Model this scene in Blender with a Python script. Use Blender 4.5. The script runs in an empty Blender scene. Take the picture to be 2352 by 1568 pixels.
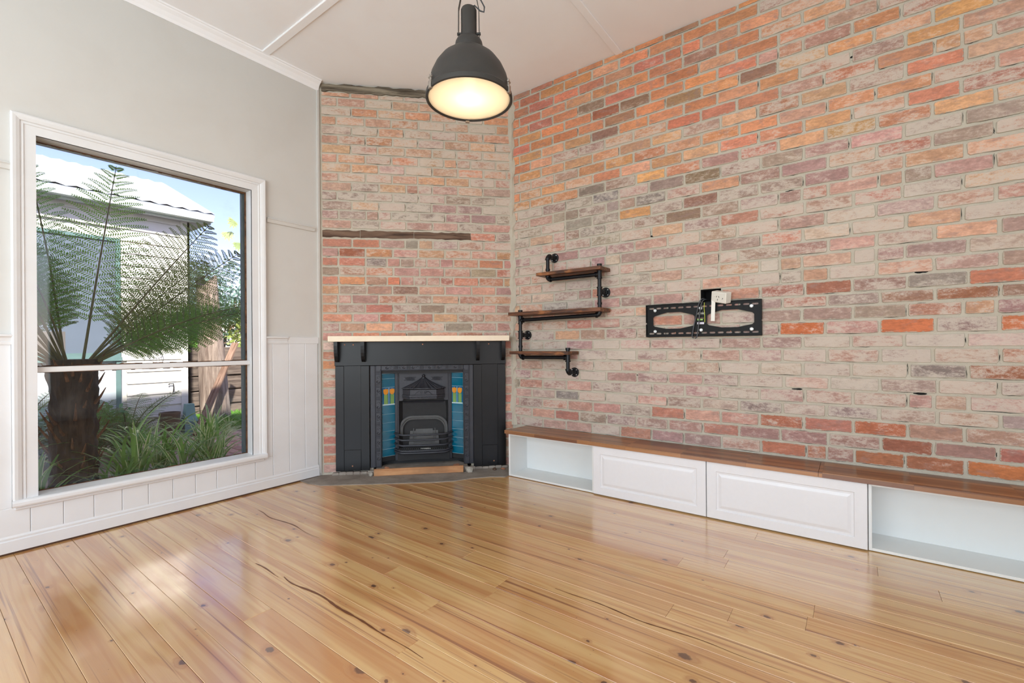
import bpy, bmesh, math, random
from mathutils import Vector, Matrix
from mathutils import noise as mnoise

random.seed(11)
PI = math.pi
sc = bpy.context.scene
COL = sc.collection


def lin(r, g, b):
    def f(c):
        c /= 255.0
        return c / 12.92 if c <= 0.04045 else ((c + 0.055) / 1.055) ** 2.4
    return (f(r), f(g), f(b), 1.0)


# ------------------------------------------------------------------ camera
CAM_H = 1.22
YAW, ROLL = math.radians(36.65), math.radians(0.4)
rgt = Vector((math.cos(YAW), math.sin(YAW), 0))
fwd = Vector((-math.sin(YAW), math.cos(YAW), 0))
upv = Vector((0, 0, 1))
r2 = rgt * math.cos(ROLL) - upv * math.sin(ROLL)
u2 = upv * math.cos(ROLL) + rgt * math.sin(ROLL)
cd = bpy.data.cameras.new('camera')
cd.sensor_width = 36.0
cd.lens = 36.0 * 1053.6 / 2352.0
cd.shift_y = 6.0 / 2352.0
cd.clip_start = 0.05
cam = bpy.data.objects.new('camera', cd)
COL.objects.link(cam)
m = Matrix.Identity(4)
for i in range(3):
    m[i][0] = r2[i]
    m[i][1] = u2[i]
    m[i][2] = -fwd[i]
m[0][3], m[1][3], m[2][3] = 0, 0, CAM_H
cam.matrix_world = m
sc.camera = cam

# ------------------------------------------------------------------ world, sun, fill lights, exposure
w = bpy.data.worlds.new('sky')
sc.world = w
w.use_nodes = True
wn = w.node_tree.nodes
wl = w.node_tree.links
bg = wn['Background']
sky = wn.new('ShaderNodeTexSky')
sky.sky_type = 'NISHITA'
sky.sun_disc = False
sky.sun_elevation = math.radians(42)
sky.sun_rotation = math.radians(100)
sky.air_density = 1.0
sky.dust_density = 0.5
sky.ozone_density = 1.2
tint = wn.new('ShaderNodeMix')
tint.data_type = 'RGBA'
tint.blend_type = 'MULTIPLY'
tint.inputs[0].default_value = 1.0
tint.inputs[7].default_value = (1.06, 0.90, 1.06, 1)
wl.new(sky.outputs[0], tint.inputs[6])
wl.new(tint.outputs[2], bg.inputs[0])
bg.inputs[1].default_value = 0.28

sd = bpy.data.lights.new('sun', 'SUN')
sd.energy = 9.0
sd.angle = math.radians(1.5)
sd.color = (1.0, 0.95, 0.87)
sun = bpy.data.objects.new('sun', sd)
COL.objects.link(sun)
sun.rotation_euler = Vector((-math.cos(math.radians(42)) * 0.93, 0.25, -math.sin(math.radians(42)))).to_track_quat('-Z', 'Y').to_euler()


def area(name, loc, aim, sx, sy, e, col):
    d = bpy.data.lights.new(name, 'AREA')
    d.shape = 'RECTANGLE'
    d.size, d.size_y = sx, sy
    d.energy = e
    d.color = col
    o = bpy.data.objects.new(name, d)
    COL.objects.link(o)
    o.location = loc
    o.rotation_euler = (Vector(aim) - Vector(loc)).to_track_quat('-Z', 'Y').to_euler()
    return o


# added fill lights at assumed openings behind the camera; back one tilted to the ceiling
area('fill_back', (-0.9, -2.55, 1.75), (-0.9, 3.0, 4.1), 4.4, 2.9, 215, (0.82, 0.945, 1.0))
area('fill_side', (2.15, 0.2, 1.75), (-4.0, 0.6, 1.75), 2.6, 2.6, 40, (0.82, 0.945, 1.0))

vs = sc.view_settings
vs.view_transform = 'Standard'
vs.look = 'None'
vs.exposure = 0.0
vs.gamma = 1.0
vs.use_curve_mapping = False
sc.cycles.use_denoising = True
sc.cycles.use_adaptive_sampling = True
sc.cycles.adaptive_threshold = 0.07
sc.cycles.adaptive_min_samples = 16
sc.cycles.max_bounces = 7
sc.cycles.diffuse_bounces = 4
sc.cycles.glossy_bounces = 4
sc.cycles.transparent_max_bounces = 12
sc.cycles.sample_clamp_indirect = 6.0
sc.cycles.caustics_reflective = False
sc.cycles.caustics_refractive = False


# ------------------------------------------------------------------ node helpers
class NT:
    def __init__(self, name):
        self.m = bpy.data.materials.new(name)
        self.m.use_nodes = True
        self.t = self.m.node_tree
        self.t.nodes.clear()
        self.out = self.t.nodes.new('ShaderNodeOutputMaterial')
        self.b = self.t.nodes.new('ShaderNodeBsdfPrincipled')
        self.t.links.new(self.b.outputs[0], self.out.inputs[0])

    def n(self, typ, **kw):
        x = self.t.nodes.new(typ)
        for k, v in kw.items():
            setattr(x, k, v)
        return x

    def l(self, a, b):
        self.t.links.new(a, b)

    def put(self, sock, v):
        if hasattr(v, 'links') or hasattr(v, 'is_output'):
            self.t.links.new(v, sock)
        else:
            sock.default_value = v

    def math(self, op, a, b=0.5, c=None, clamp=False):
        x = self.n('ShaderNodeMath', operation=op, use_clamp=clamp)
        self.put(x.inputs[0], a)
        self.put(x.inputs[1], b)
        if c is not None:
            self.put(x.inputs[2], c)
        return x.outputs[0]

    def vmath(self, op, a, b):
        x = self.n('ShaderNodeVectorMath', operation=op)
        self.put(x.inputs[0], a)
        self.put(x.inputs[1], b)
        return x.outputs['Value'] if op == 'LENGTH' else x.outputs[0]

    def mix(self, f, a, b, mode='MIX'):
        x = self.n('ShaderNodeMix', data_type='RGBA', blend_type=mode)
        self.put(x.inputs[0], f)
        self.put(x.inputs[6], a)
        self.put(x.inputs[7], b)
        return x.outputs[2]

    def noise(self, vec, scale, detail=3.0, rough=0.55, dist=0.0):
        x = self.n('ShaderNodeTexNoise')
        if vec is not None:
            self.l(vec, x.inputs['Vector'])
        x.inputs['Scale'].default_value = scale
        x.inputs['Detail'].default_value = detail
        x.inputs['Roughness'].default_value = rough
        x.inputs['Distortion'].default_value = dist
        return x.outputs['Fac']

    def ramp(self, f, lo, hi, a=0.0, b=1.0):
        x = self.n('ShaderNodeMapRange', interpolation_type='SMOOTHSTEP')
        self.put(x.inputs[0], f)
        self.put(x.inputs[1], lo)
        self.put(x.inputs[2], hi)
        self.put(x.inputs[3], a)
        self.put(x.inputs[4], b)
        return x.outputs[0]

    def bump(self, h, strength=0.3, dist=0.01):
        x = self.n('ShaderNodeBump')
        x.inputs['Strength'].default_value = strength
        x.inputs['Distance'].default_value = dist
        self.l(h, x.inputs['Height'])
        self.l(x.outputs[0], self.b.inputs['Normal'])

    def pos(self):
        return self.n('ShaderNodeNewGeometry').outputs['Position']

    def obj(self):
        return self.n('ShaderNodeTexCoord').outputs['Object']

    def rnd(self):
        return self.n('ShaderNodeObjectInfo').outputs['Random']

    def scale(self, v, sx, sy, sz):
        return self.vmath('MULTIPLY', v, (sx, sy, sz))

    def set(self, **kw):
        names = {'col': 'Base Color', 'rough': 'Roughness', 'metal': 'Metallic', 'spec': 'Specular IOR Level',
                 'coat': 'Coat Weight', 'coatr': 'Coat Roughness', 'coati': 'Coat IOR'}
        for k, v in kw.items():
            self.put(self.b.inputs[names[k]], v)
        return self


MATS = {}


def plain(name, rgb, rough=0.6, metal=0.0, var=0.06, scale=14.0, bump=0.05, spec=0.5, coat=0.0):
    """one colour with slight tonal variation and fine relief"""
    if name in MATS:
        return MATS[name]
    t = NT(name)
    p = t.obj()
    n1 = t.noise(p, scale, 4.0)
    c = lin(*rgb)
    d = tuple(x * (1 - 2.2 * var) for x in c[:3]) + (1,)
    e = tuple(min(1, x * (1 + var)) for x in c[:3]) + (1,)
    t.set(col=t.mix(n1, d, e), rough=rough, metal=metal, spec=spec)
    if coat:
        t.set(coat=coat, coatr=0.1)
    if bump:
        t.bump(t.noise(p, scale * 6, 3.0), bump, 0.004)
    MATS[name] = t.m
    return t.m


def mat_brick(kind):
    t = NT('old_brick_' + kind)
    p = t.pos()
    if kind == 'single':
        oi = t.n('ShaderNodeObjectInfo')
        col, wash = oi.outputs['Color'], oi.outputs['Alpha']
    else:
        at = t.n('ShaderNodeAttribute', attribute_name='brick_tint')
        col, wash = at.outputs['Color'], at.outputs['Alpha']
    ps = t.scale(p, 1.0, 1.0, 2.2)
    big = t.noise(ps, 8.5, 4.0, 0.62, 0.5)
    mid = t.noise(ps, 38.0, 5.0, 0.72)
    fine = t.noise(p, 210.0, 3.0, 0.65)
    tone = t.math('ADD', t.math('MULTIPLY', big, 0.45), t.math('MULTIPLY', mid, 0.55))
    k = t.ramp(tone, 0.32, 0.68, 0.70, 1.22)
    cc = t.n('ShaderNodeVectorMath', operation='SCALE')
    t.l(col, cc.inputs[0])
    t.l(k, cc.inputs[3])
    # limewash and mortar smears left on the faces
    wf = t.math('ADD', t.math('MULTIPLY', big, 0.5), t.math('ADD', t.math('MULTIPLY', mid, 0.44), t.math('MULTIPLY', fine, 0.24)))
    th = t.math('SUBTRACT', 0.90, t.math('MULTIPLY', wash, 0.56))
    m1 = t.ramp(wf, t.math('SUBTRACT', th, 0.085), t.math('ADD', th, 0.10), 0.06, 0.86)
    mott = t.noise(t.scale(p, 1.0, 1.0, 1.7), 17.0, 4.0, 0.6)
    c0 = t.mix(t.ramp(mott, 0.5, 0.72, 0.0, 0.5), cc.outputs[0], lin(150, 122, 116))
    c1 = t.mix(m1, c0, lin(198, 185, 172))
    uv = t.n('ShaderNodeUVMap')
    su = t.n('ShaderNodeSeparateXYZ')
    t.l(uv.outputs[0], su.inputs[0])
    ex = t.math('MULTIPLY', t.math('SUBTRACT', 0.5, t.math('ABSOLUTE', t.math('SUBTRACT', su.outputs[0], 0.5))), 0.25)
    ez = t.math('MULTIPLY', t.math('SUBTRACT', 0.5, t.math('ABSOLUTE', t.math('SUBTRACT', su.outputs[1], 0.5))), 0.077)
    ed = t.math('ADD', t.math('MINIMUM', ex, ez), t.math('MULTIPLY', t.math('SUBTRACT', mid, 0.5), 0.034))
    c1 = t.mix(t.ramp(ed, 0.0, 0.0052, 0.85, 0.0), c1, lin(190, 180, 164))
    sp = t.ramp(fine, 0.68, 0.78, 0.0, 0.3)
    c2 = t.mix(sp, c1, lin(92, 74, 62))
    t.set(col=c2, rough=0.92, spec=0.25)
    t.bump(t.math('ADD', mid, t.math('MULTIPLY', fine, 0.5)), 0.5, 0.006)
    return t.m


def mat_mortar():
    t = NT('lime_mortar')
    p = t.pos()
    n1 = t.noise(p, 9.0, 5.0)
    n2 = t.noise(p, 120.0, 4.0, 0.7)
    c = t.mix(n1, lin(174, 164, 147), lin(203, 194, 179))
    c = t.mix(t.ramp(n2, 0.62, 0.75, 0, 0.55), c, lin(96, 82, 68))
    t.set(col=c, rough=0.95, spec=0.2)
    t.bump(n2, 0.6, 0.006)
    return t.m


def mat_pine():
    t = NT('varnished_pine')
    p = t.obj()
    rnd = t.rnd()
    off = t.n('ShaderNodeCombineXYZ')
    t.l(t.math('MULTIPLY', rnd, 37.0), off.inputs[0])
    t.l(t.math('MULTIPLY', rnd, 91.0), off.inputs[1])
    v = t.vmath('ADD', p, off.outputs[0])
    # knots: one candidate in each cell, some cells stay empty
    sv = t.scale(v, 2.3, 8.5, 0.0)
    vo = t.n('ShaderNodeTexVoronoi', voronoi_dimensions='2D')
    vo.inputs['Scale'].default_value = 1.0
    t.l(sv, vo.inputs['Vector'])
    dl = t.scale(t.vmath('SUBTRACT', sv, vo.outputs['Position']), 1 / 3.4, 1 / 8.5, 0.0)
    kd = t.vmath('LENGTH', dl, (0, 0, 0))
    sx = t.n('ShaderNodeSeparateColor')
    t.l(vo.outputs['Color'], sx.inputs[0])
    gate = t.math('GREATER_THAN', sx.outputs[0], 0.5)
    rad = t.math('MULTIPLY_ADD', t.math('POWER', sx.outputs[1], 2.0), 0.016, 0.003)
    wob = t.math('MULTIPLY', t.noise(v, 55.0, 2.0), 0.014)
    kdw = t.math('ADD', kd, t.math('SUBTRACT', wob, 0.007))
    knot = t.math('MULTIPLY', t.ramp(t.math('DIVIDE', kdw, rad), 0.7, 1.15, 1.0, 0.0), gate)
    halo = t.math('MULTIPLY', t.ramp(t.math('DIVIDE', kdw, rad), 0.9, 3.2, 1.0, 0.0), gate)
    # growth rings, bending round the knots
    g0 = t.noise(t.scale(v, 0.28, 6.5, 1.0), 1.0, 2.0, 0.4)
    ph = t.math('ADD', t.math('MULTIPLY', g0, 95.0), t.math('MULTIPLY', halo, 6.0))
    ring = t.math('MULTIPLY_ADD', t.math('SINE', ph), 0.5, 0.5)
    fineg = t.noise(t.scale(v, 4.0, 300.0, 1.0), 1.0, 3.0, 0.6)
    a = t.mix(t.ramp(ring, 0.45, 1.0, 0.0, 0.7), lin(232, 190, 126), lin(208, 152, 86))
    a = t.mix(t.math('MULTIPLY', fineg, 0.45), a, lin(184, 124, 62))
    # per board shade and broad heartwood bands
    a = t.mix(t.ramp(rnd, 0.0, 1.0, 0.0, 0.5), a, lin(194, 138, 84))
    hb = t.noise(t.scale(v, 0.22, 11.0, 1.0), 1.0, 2.0, 0.5)
    a = t.mix(t.ramp(hb, 0.51, 0.66, 0.0, 0.6), a, lin(184, 114, 56))
    a = t.mix(t.ramp(hb, 0.44, 0.3, 0.0, 0.5), a, lin(236, 200, 138))
    st = t.noise(t.scale(v, 0.4, 40.0, 1.0), 1.0, 3.0, 0.55, 0.4)
    a = t.mix(t.ramp(st, 0.60, 0.68, 0.0, 0.8), a, lin(138, 78, 40))
    a = t.mix(t.math('MULTIPLY', halo, 0.5), a, lin(168, 104, 58))
    a = t.mix(t.math('MULTIPLY', knot, 0.9), a, lin(84, 46, 28))
    dots = t.ramp(t.noise(t.scale(v, 40.0, 70.0, 1.0), 1.0, 1.0), 0.76, 0.80, 0.0, 0.6)
    a = t.mix(dots, a, lin(96, 62, 40))
    t.set(col=a, rough=0.34, spec=0.5, coat=1.0, coatr=t.ramp(t.noise(p, 5.0, 4.0), 0.3, 0.7, 0.11, 0.22), coati=2.7)
    t.bump(t.math('ADD', fineg, t.math('MULTIPLY', t.noise(p, 14.0, 2.0), 1.5)), 0.06, 0.004)
    return t.m


def mat_staves(name, c1, c2, w_, h_, rough):
    t = NT(name)
    p = t.obj()
    sx = t.n('ShaderNodeSeparateXYZ')
    t.l(p, sx.inputs[0])
    cb = t.n('ShaderNodeCombineXYZ')
    t.l(sx.outputs[0], cb.inputs[0])
    t.l(t.math('ADD', sx.outputs[1], sx.outputs[2]), cb.inputs[1])
    br = t.n('ShaderNodeTexBrick', offset=0.37, offset_frequency=1, squash=1.0)
    t.l(cb.outputs[0], br.inputs['Vector'])
    br.inputs['Color1'].default_value = lin(*c1)
    br.inputs['Color2'].default_value = lin(*c2)
    br.inputs['Mortar'].default_value = lin(70, 42, 26)
    br.inputs['Scale'].default_value = 1.0
    br.inputs['Mortar Size'].default_value = 0.0004
    br.inputs['Bias'].default_value = -0.1
    br.inputs['Brick Width'].default_value = w_
    br.inputs['Row Height'].default_value = h_
    g = t.noise(t.scale(p, 3.0, 120.0, 120.0), 1.0, 4.0, 0.6)
    c = t.mix(t.math('MULTIPLY', g, 0.45), br.outputs['Color'], lin(92, 54, 32), 'MIX')
    t.set(col=c, rough=rough, coat=0.3, coatr=0.25)
    t.bump(g, 0.08, 0.003)
    return t.m


def mat_burnt():
    t = NT('burnt_stained_pine')
    p = t.obj()
    g = t.noise(t.scale(p, 4.0, 60.0, 60.0), 1.0, 4.0, 0.65, 0.8)
    b = t.noise(t.scale(p, 9.0, 22.0, 22.0), 1.0, 3.0)
    c = t.mix(t.ramp(g, 0.35, 0.7), lin(58, 34, 24), lin(128, 78, 46))
    c = t.mix(t.ramp(b, 0.52, 0.72, 0, 0.7), c, lin(168, 108, 60))
    t.set(col=c, rough=0.45, spec=0.45)
    t.bump(g, 0.15, 0.004)
    return t.m


def mat_glass():
    t = NT('window_glass')
    t.t.nodes.remove(t.b)
    tr = t.n('ShaderNodeBsdfTransparent')
    gl = t.n('ShaderNodeBsdfGlossy')
    gl.inputs['Roughness'].default_value = 0.02
    fr = t.n('ShaderNodeFresnel')
    fr.inputs[0].default_value = 1.4
    mx = t.n('ShaderNodeMixShader')
    t.l(fr.outputs[0], mx.inputs[0])
    t.l(tr.outputs[0], mx.inputs[1])
    t.l(gl.outputs[0], mx.inputs[2])
    # a thin film of dust on the pane
    df = t.n('ShaderNodeBsdfDiffuse')
    df.inputs[0].default_value = lin(200, 205, 205)
    m2 = t.n('ShaderNodeMixShader')
    dust = t.noise(t.obj(), 3.0, 5.0)
    t.l(t.ramp(dust, 0.55, 0.85, 0.0, 0.10), m2.inputs[0])
    t.l(mx.outputs[0], m2.inputs[1])
    t.l(df.outputs[0], m2.inputs[2])
    t.l(m2.outputs[0], t.out.inputs[0])
    return t.m


def mat_leaf(name, c1, c2, trans=0.35, rough=0.45, stripe=None):
    if name in MATS:
        return MATS[name]
    t = NT(name)
    p = t.pos()
    n1 = t.noise(p, 7.0, 2.0)
    f = t.math('ADD', t.math('MULTIPLY', n1, 0.7), t.math('MULTIPLY', t.rnd(), 0.4), clamp=True)
    c = t.mix(f, lin(*c1), lin(*c2))
    if stripe:
        uv = t.n('ShaderNodeUVMap')
        s = t.n('ShaderNodeSeparateXYZ')
        t.l(uv.outputs[0], s.inputs[0])
        e = t.math('ABSOLUTE', t.math('SUBTRACT', s.outputs[0], 0.5))
        c = t.mix(t.ramp(e, 0.27, 0.36), c, lin(*stripe))
    t.set(col=c, rough=rough, spec=0.35)
    td = t.n('ShaderNodeBsdfTranslucent')
    t.l(c, td.inputs[0])
    mx = t.n('ShaderNodeMixShader')
    mx.inputs[0].default_value = trans
    t.l(t.b.outputs[0], mx.inputs[1])
    t.l(td.outputs[0], mx.inputs[2])
    t.l(mx.outputs[0], t.out.inputs[0])
    MATS[name] = t.m
    return t.m


def mat_emit(name, rgb, s):
    t = NT(name)
    t.set(col=(1, 1, 1, 1))
    t.b.inputs['Emission Color'].default_value = lin(*rgb)
    t.b.inputs['Emission Strength'].default_value = s
    return t.m


def mat_lens():
    t = NT('frosted_lamp_glass')
    t.t.nodes.remove(t.b)
    a = t.n('ShaderNodeBsdfTranslucent')
    a.inputs[0].default_value = (0.95, 0.92, 0.86, 1)
    b = t.n('ShaderNodeBsdfTransparent')
    mx = t.n('ShaderNodeMixShader')
    mx.inputs[0].default_value = 0.12
    t.l(a.outputs[0], mx.inputs[1])
    t.l(b.outputs[0], mx.inputs[2])
    t.l(mx.outputs[0], t.out.inputs[0])
    return t.m


def mat_weathered(name, c1, c2, axis=0, rough=0.85):
    if name in MATS:
        return MATS[name]
    t = NT(name)
    p = t.obj()
    s = [26.0, 26.0, 26.0]
    s[axis] = 2.2
    g = t.noise(t.scale(p, *s), 1.0, 5.0, 0.65, 0.5)
    q = t.noise(p, 3.0, 3.0)
    c = t.mix(t.ramp(g, 0.3, 0.7), lin(*c1), lin(*c2))
    c = t.mix(t.ramp(q, 0.5, 0.75, 0, 0.35), c, lin(70, 58, 50))
    t.set(col=c, rough=rough, spec=0.25)
    t.bump(g, 0.5, 0.008)
    MATS[name] = t.m
    return t.m


def mat_paint(name, rgb, dirt, rough=0.5, amount=0.3, scale=2.2, thr=0.6, spec=0.4):
    """house paint with scuffs and faint stains"""
    if name in MATS:
        return MATS[name]
    t = NT(name)
    p = t.pos()
    n1 = t.noise(p, scale, 6.0, 0.6, 0.4)
    n2 = t.noise(p, scale * 9, 4.0, 0.65)
    c = t.mix(t.ramp(n1, 0.35, 0.75, 0.0, amount), lin(*rgb), lin(*dirt))
    c = t.mix(t.ramp(n2, thr + 0.08, thr + 0.2, 0.0, amount * 0.8), c, lin(*dirt))
    t.set(col=c, rough=rough, spec=spec)
    t.bump(t.noise(p, 70.0, 3.0), 0.05, 0.003)
    MATS[name] = t.m
    return t.m


BRICK = mat_brick('single')
BRICKS = mat_brick('joined')
MORTAR = mat_mortar()
PINE = mat_pine()
ACACIA = mat_staves('acacia_butcher_block', (118, 74, 48), (186, 130, 82), 0.42, 0.034, 0.34)
BURNT = mat_burnt()
GLASS = mat_glass()
WALLP = mat_paint('wall_paint_greige', (208, 206, 202), (194, 188, 181), 0.55, 0.25)
WHITE = mat_paint('white_gloss_paint', (226, 226, 227), (204, 199, 195), 0.38, 0.25)
CEIL = mat_paint('ceiling_paint', (248, 248, 250), (242, 234, 233), 0.7, 0.4, 1.3)
MELAM = plain('white_melamine', (228, 228, 226), 0.35, var=0.01, bump=0.0)
FOIL = plain('white_foil_door', (226, 224, 226), 0.32, var=0.015, bump=0.03, scale=40)
BLACKP = mat_paint('black_gloss_paint', (11, 11, 13), (24, 21, 20), 0.33, 0.4, 5.0, 0.6, 0.28)
IRON = plain('cast_iron', (50, 50, 56), 0.45, metal=0.25, var=0.12, scale=22, bump=0.2)
IROND = plain('sooty_cast_iron', (36, 35, 36), 0.7, metal=0.1, var=0.2, scale=16, bump=0.3)
ASHY = plain('ash_grey_iron', (98, 98, 98), 0.75, metal=0.2, var=0.2, scale=18, bump=0.3)
PIPE = plain('black_pipe_iron', (20, 20, 23), 0.38, metal=0.4, var=0.12, scale=30, bump=0.1)
STEELB = plain('black_powder_coat', (14, 11, 9), 0.5, var=0.05, scale=40, bump=0.05, spec=0.2)
ZINC = plain('zinc_bolt', (190, 190, 188), 0.35, metal=0.7, var=0.05, scale=40, bump=0)
TEALT = plain('teal_glazed_tile', (0, 100, 128), 0.08, var=0.16, scale=9, bump=0.0, coat=0.6)
GROUT = plain('pale_grout', (150, 176, 186), 0.8, bump=0)
CREAM = mat_paint('cream_shelf_paint', (238, 222, 198), (196, 170, 140), 0.5, 0.2, 6.0)
HEARTH = mat_paint('grey_hearth_concrete', (150, 140, 130), (112, 100, 92), 0.8, 0.8, 5.0, 0.5)
PLASTW = plain('white_plastic', (226, 222, 212), 0.4, var=0.02, bump=0)
CABLE = plain('grey_cable', (70, 72, 76), 0.45, bump=0)
DARKH = plain('dark_void', (14, 12, 11), 0.95, bump=0)


# ------------------------------------------------------------------ mesh helpers
class MB:
    def __init__(self):
        self.v, self.f, self.uv = [], [], []

    def add(self, verts, faces, mat=None):
        o = len(self.v)
        if mat is not None:
            verts = [mat @ Vector(p) for p in verts]
        self.v += [tuple(p) for p in verts]
        self.f += [tuple(i + o for i in f) for f in faces]
        return self

    def box(self, x0, x1, y0, y1, z0, z1, mat=None):
        x0, x1 = min(x0, x1), max(x0, x1)
        y0, y1 = min(y0, y1), max(y0, y1)
        z0, z1 = min(z0, z1), max(z0, z1)
        v = [(x0, y0, z0), (x1, y0, z0), (x1, y1, z0), (x0, y1, z0), (x0, y0, z1), (x1, y0, z1), (x1, y1, z1), (x0, y1, z1)]
        f = [(0, 3, 2, 1), (4, 5, 6, 7), (0, 1, 5, 4), (1, 2, 6, 5), (2, 3, 7, 6), (3, 0, 4, 7)]
        return self.add(v, f, mat)

    def cbox(self, x0, x1, y0, y1, z0, z1, c=0.003, mat=None):
        """box with chamfered edges"""
        x0, x1 = min(x0, x1), max(x0, x1)
        y0, y1 = min(y0, y1), max(y0, y1)
        z0, z1 = min(z0, z1), max(z0, z1)
        c = min(c, (x1 - x0) * .45, (y1 - y0) * .45, (z1 - z0) * .45)
        bm = bmesh.new()
        vs_ = [bm.verts.new(p) for p in [(x0, y0, z0), (x1, y0, z0), (x1, y1, z0), (x0, y1, z0), (x0, y0, z1), (x1, y0, z1), (x1, y1, z1), (x0, y1, z1)]]
        for f in [(0, 3, 2, 1), (4, 5, 6, 7), (0, 1, 5, 4), (1, 2, 6, 5), (2, 3, 7, 6), (3, 0, 4, 7)]:
            bm.faces.new([vs_[i] for i in f])
        bmesh.ops.bevel(bm, geom=bm.edges[:], offset=c, segments=1, affect='EDGES')
        bm.verts.index_update()
        v = [q.co.copy() for q in bm.verts]
        f = [tuple(q.index for q in g.verts) for g in bm.faces]
        bm.free()
        return self.add(v, f, mat)

    def prism(self, pts, y0, y1, mat=None):
        """polygon in x,z extruded along y"""
        n = len(pts)
        v = [(p[0], y0, p[1]) for p in pts] + [(p[0], y1, p[1]) for p in pts]
        f = [tuple(range(n)), tuple(range(2 * n - 1, n - 1, -1))]
        f += [(i, i + n, (i + 1) % n + n, (i + 1) % n) for i in range(n)]
        return self.add(v, f, mat)

    def slab(self, pts, z0, z1, mat=None):
        """polygon in x,y extruded along z"""
        n = len(pts)
        v = [(p[0], p[1], z0) for p in pts] + [(p[0], p[1], z1) for p in pts]
        f = [tuple(range(n - 1, -1, -1)), tuple(range(n, 2 * n))]
        f += [(i, (i + 1) % n, (i + 1) % n + n, i + n) for i in range(n)]
        return self.add(v, f, mat)

    def tube(self, pts, r, seg=10, caps=True, mat=None):
        pts = [Vector(p) for p in pts]
        rs = r if isinstance(r, (list, tuple)) else [r] * len(pts)
        v, f = [], []
        t0 = (pts[1] - pts[0]).normalized()
        a = Vector((0, 0, 1)) if abs(t0.z) < 0.9 else Vector((1, 0, 0))
        nrm = t0.cross(a).normalized()
        for i, p in enumerate(pts):
            if i == 0:
                t = t0
            elif i == len(pts) - 1:
                t = (pts[i] - pts[i - 1]).normalized()
            else:
                t = ((pts[i] - pts[i - 1]).normalized() + (pts[i + 1] - pts[i]).normalized()).normalized()
            nrm = (nrm - t * nrm.dot(t)).normalized()
            b = t.cross(nrm)
            for k in range(seg):
                an = 2 * PI * k / seg
                v.append(p + (nrm * math.cos(an) + b * math.sin(an)) * rs[i])
        for i in range(len(pts) - 1):
            for k in range(seg):
                f.append((i * seg + k, i * seg + (k + 1) % seg, (i + 1) * seg + (k + 1) % seg, (i + 1) * seg + k))
        if caps:
            f.append(tuple(range(seg - 1, -1, -1)))
            f.append(tuple((len(pts) - 1) * seg + k for k in range(seg)))
        return self.add(v, f, mat)

    def lathe(self, prof, seg=32, mat=None, closed=False):
        """profile of (r, z) spun about z"""
        v, f = [], []
        n = len(prof)
        for r, z in prof:
            for k in range(seg):
                a = 2 * PI * k / seg
                v.append((r * math.cos(a), r * math.sin(a), z))
        rng = range(n) if closed else range(n - 1)
        for i in rng:
            j = (i + 1) % n
            for k in range(seg):
                f.append((i * seg + k, i * seg + (k + 1) % seg, j * seg + (k + 1) % seg, j * seg + k))
        return self.add(v, f, mat)

    def grid(self, fn, nu, nv, mat=None):
        v = [fn(i / nu, j / nv) for j in range(nv + 1) for i in range(nu + 1)]
        f = [(j * (nu + 1) + i, j * (nu + 1) + i + 1, (j + 1) * (nu + 1) + i + 1, (j + 1) * (nu + 1) + i) for j in range(nv) for i in range(nu)]
        return self.add(v, f, mat)

    def mesh(self, name, mat, smooth=False):
        me = bpy.data.meshes.new(name)
        me.from_pydata(self.v, [], self.f)
        if mat is not None:
            me.materials.append(mat)
        if smooth:
            me.polygons.foreach_set('use_smooth', [True] * len(me.polygons))
            try:
                me.set_sharp_from_angle(angle=math.radians(38))
            except Exception:
                pass
        me.update()
        return me

    def build(self, name, mat, parent=None, smooth=False, loc=None, rotz=None):
        return put(self.mesh(name, mat, smooth), name, parent, loc, rotz)


def put(me, name, parent=None, loc=None, rotz=None):
    o = bpy.data.objects.new(name, me)
    COL.objects.link(o)
    if parent is not None:
        o.parent = parent
    if loc is not None:
        o.location = loc
    if rotz is not None:
        o.rotation_euler = (0, 0, rotz)
    return o


def tag(o, label=None, cat=None, group=None, kind=None):
    if label:
        o['label'] = label
    if cat:
        o['category'] = cat
    if group:
        o['group'] = group
    if kind:
        o['kind'] = kind
    return o


def empty(name, loc=(0, 0, 0), rotz=0.0):
    o = bpy.data.objects.new(name, None)
    o.empty_display_size = 0.1
    COL.objects.link(o)
    o.location = loc
    o.rotation_euler = (0, 0, rotz)
    return o


def holed(u0, u1, z0, z1, y0, y1, holes):
    """wall slab in x,z with rectangular holes"""
    us = sorted({u0, u1} | {h[0] for h in holes} | {h[1] for h in holes})
    zs = sorted({z0, z1} | {h[2] for h in holes} | {h[3] for h in holes})
    b = MB()
    for i in range(len(us) - 1):
        for j in range(len(zs) - 1):
            cu, cz = (us[i] + us[i + 1]) / 2, (zs[j] + zs[j + 1]) / 2
            if any(h[0] < cu < h[1] and h[2] < cz < h[3] for h in holes):
                continue
            b.box(us[i], us[i + 1], y0, y1, zs[j], zs[j + 1])
    return b


# wall frames: local x runs along the wall, local -y points into the room
XL, YR = -4.01, 3.68
CEIL_Z = 3.685
L_ROT = PI / 2
FP_ROT = PI / 4
FP_ORG = (-4.01, 2.385, 0.0)
FP_LEN = 1.832
Y_BACK, X_SIDE = -2.7, 2.3

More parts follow.
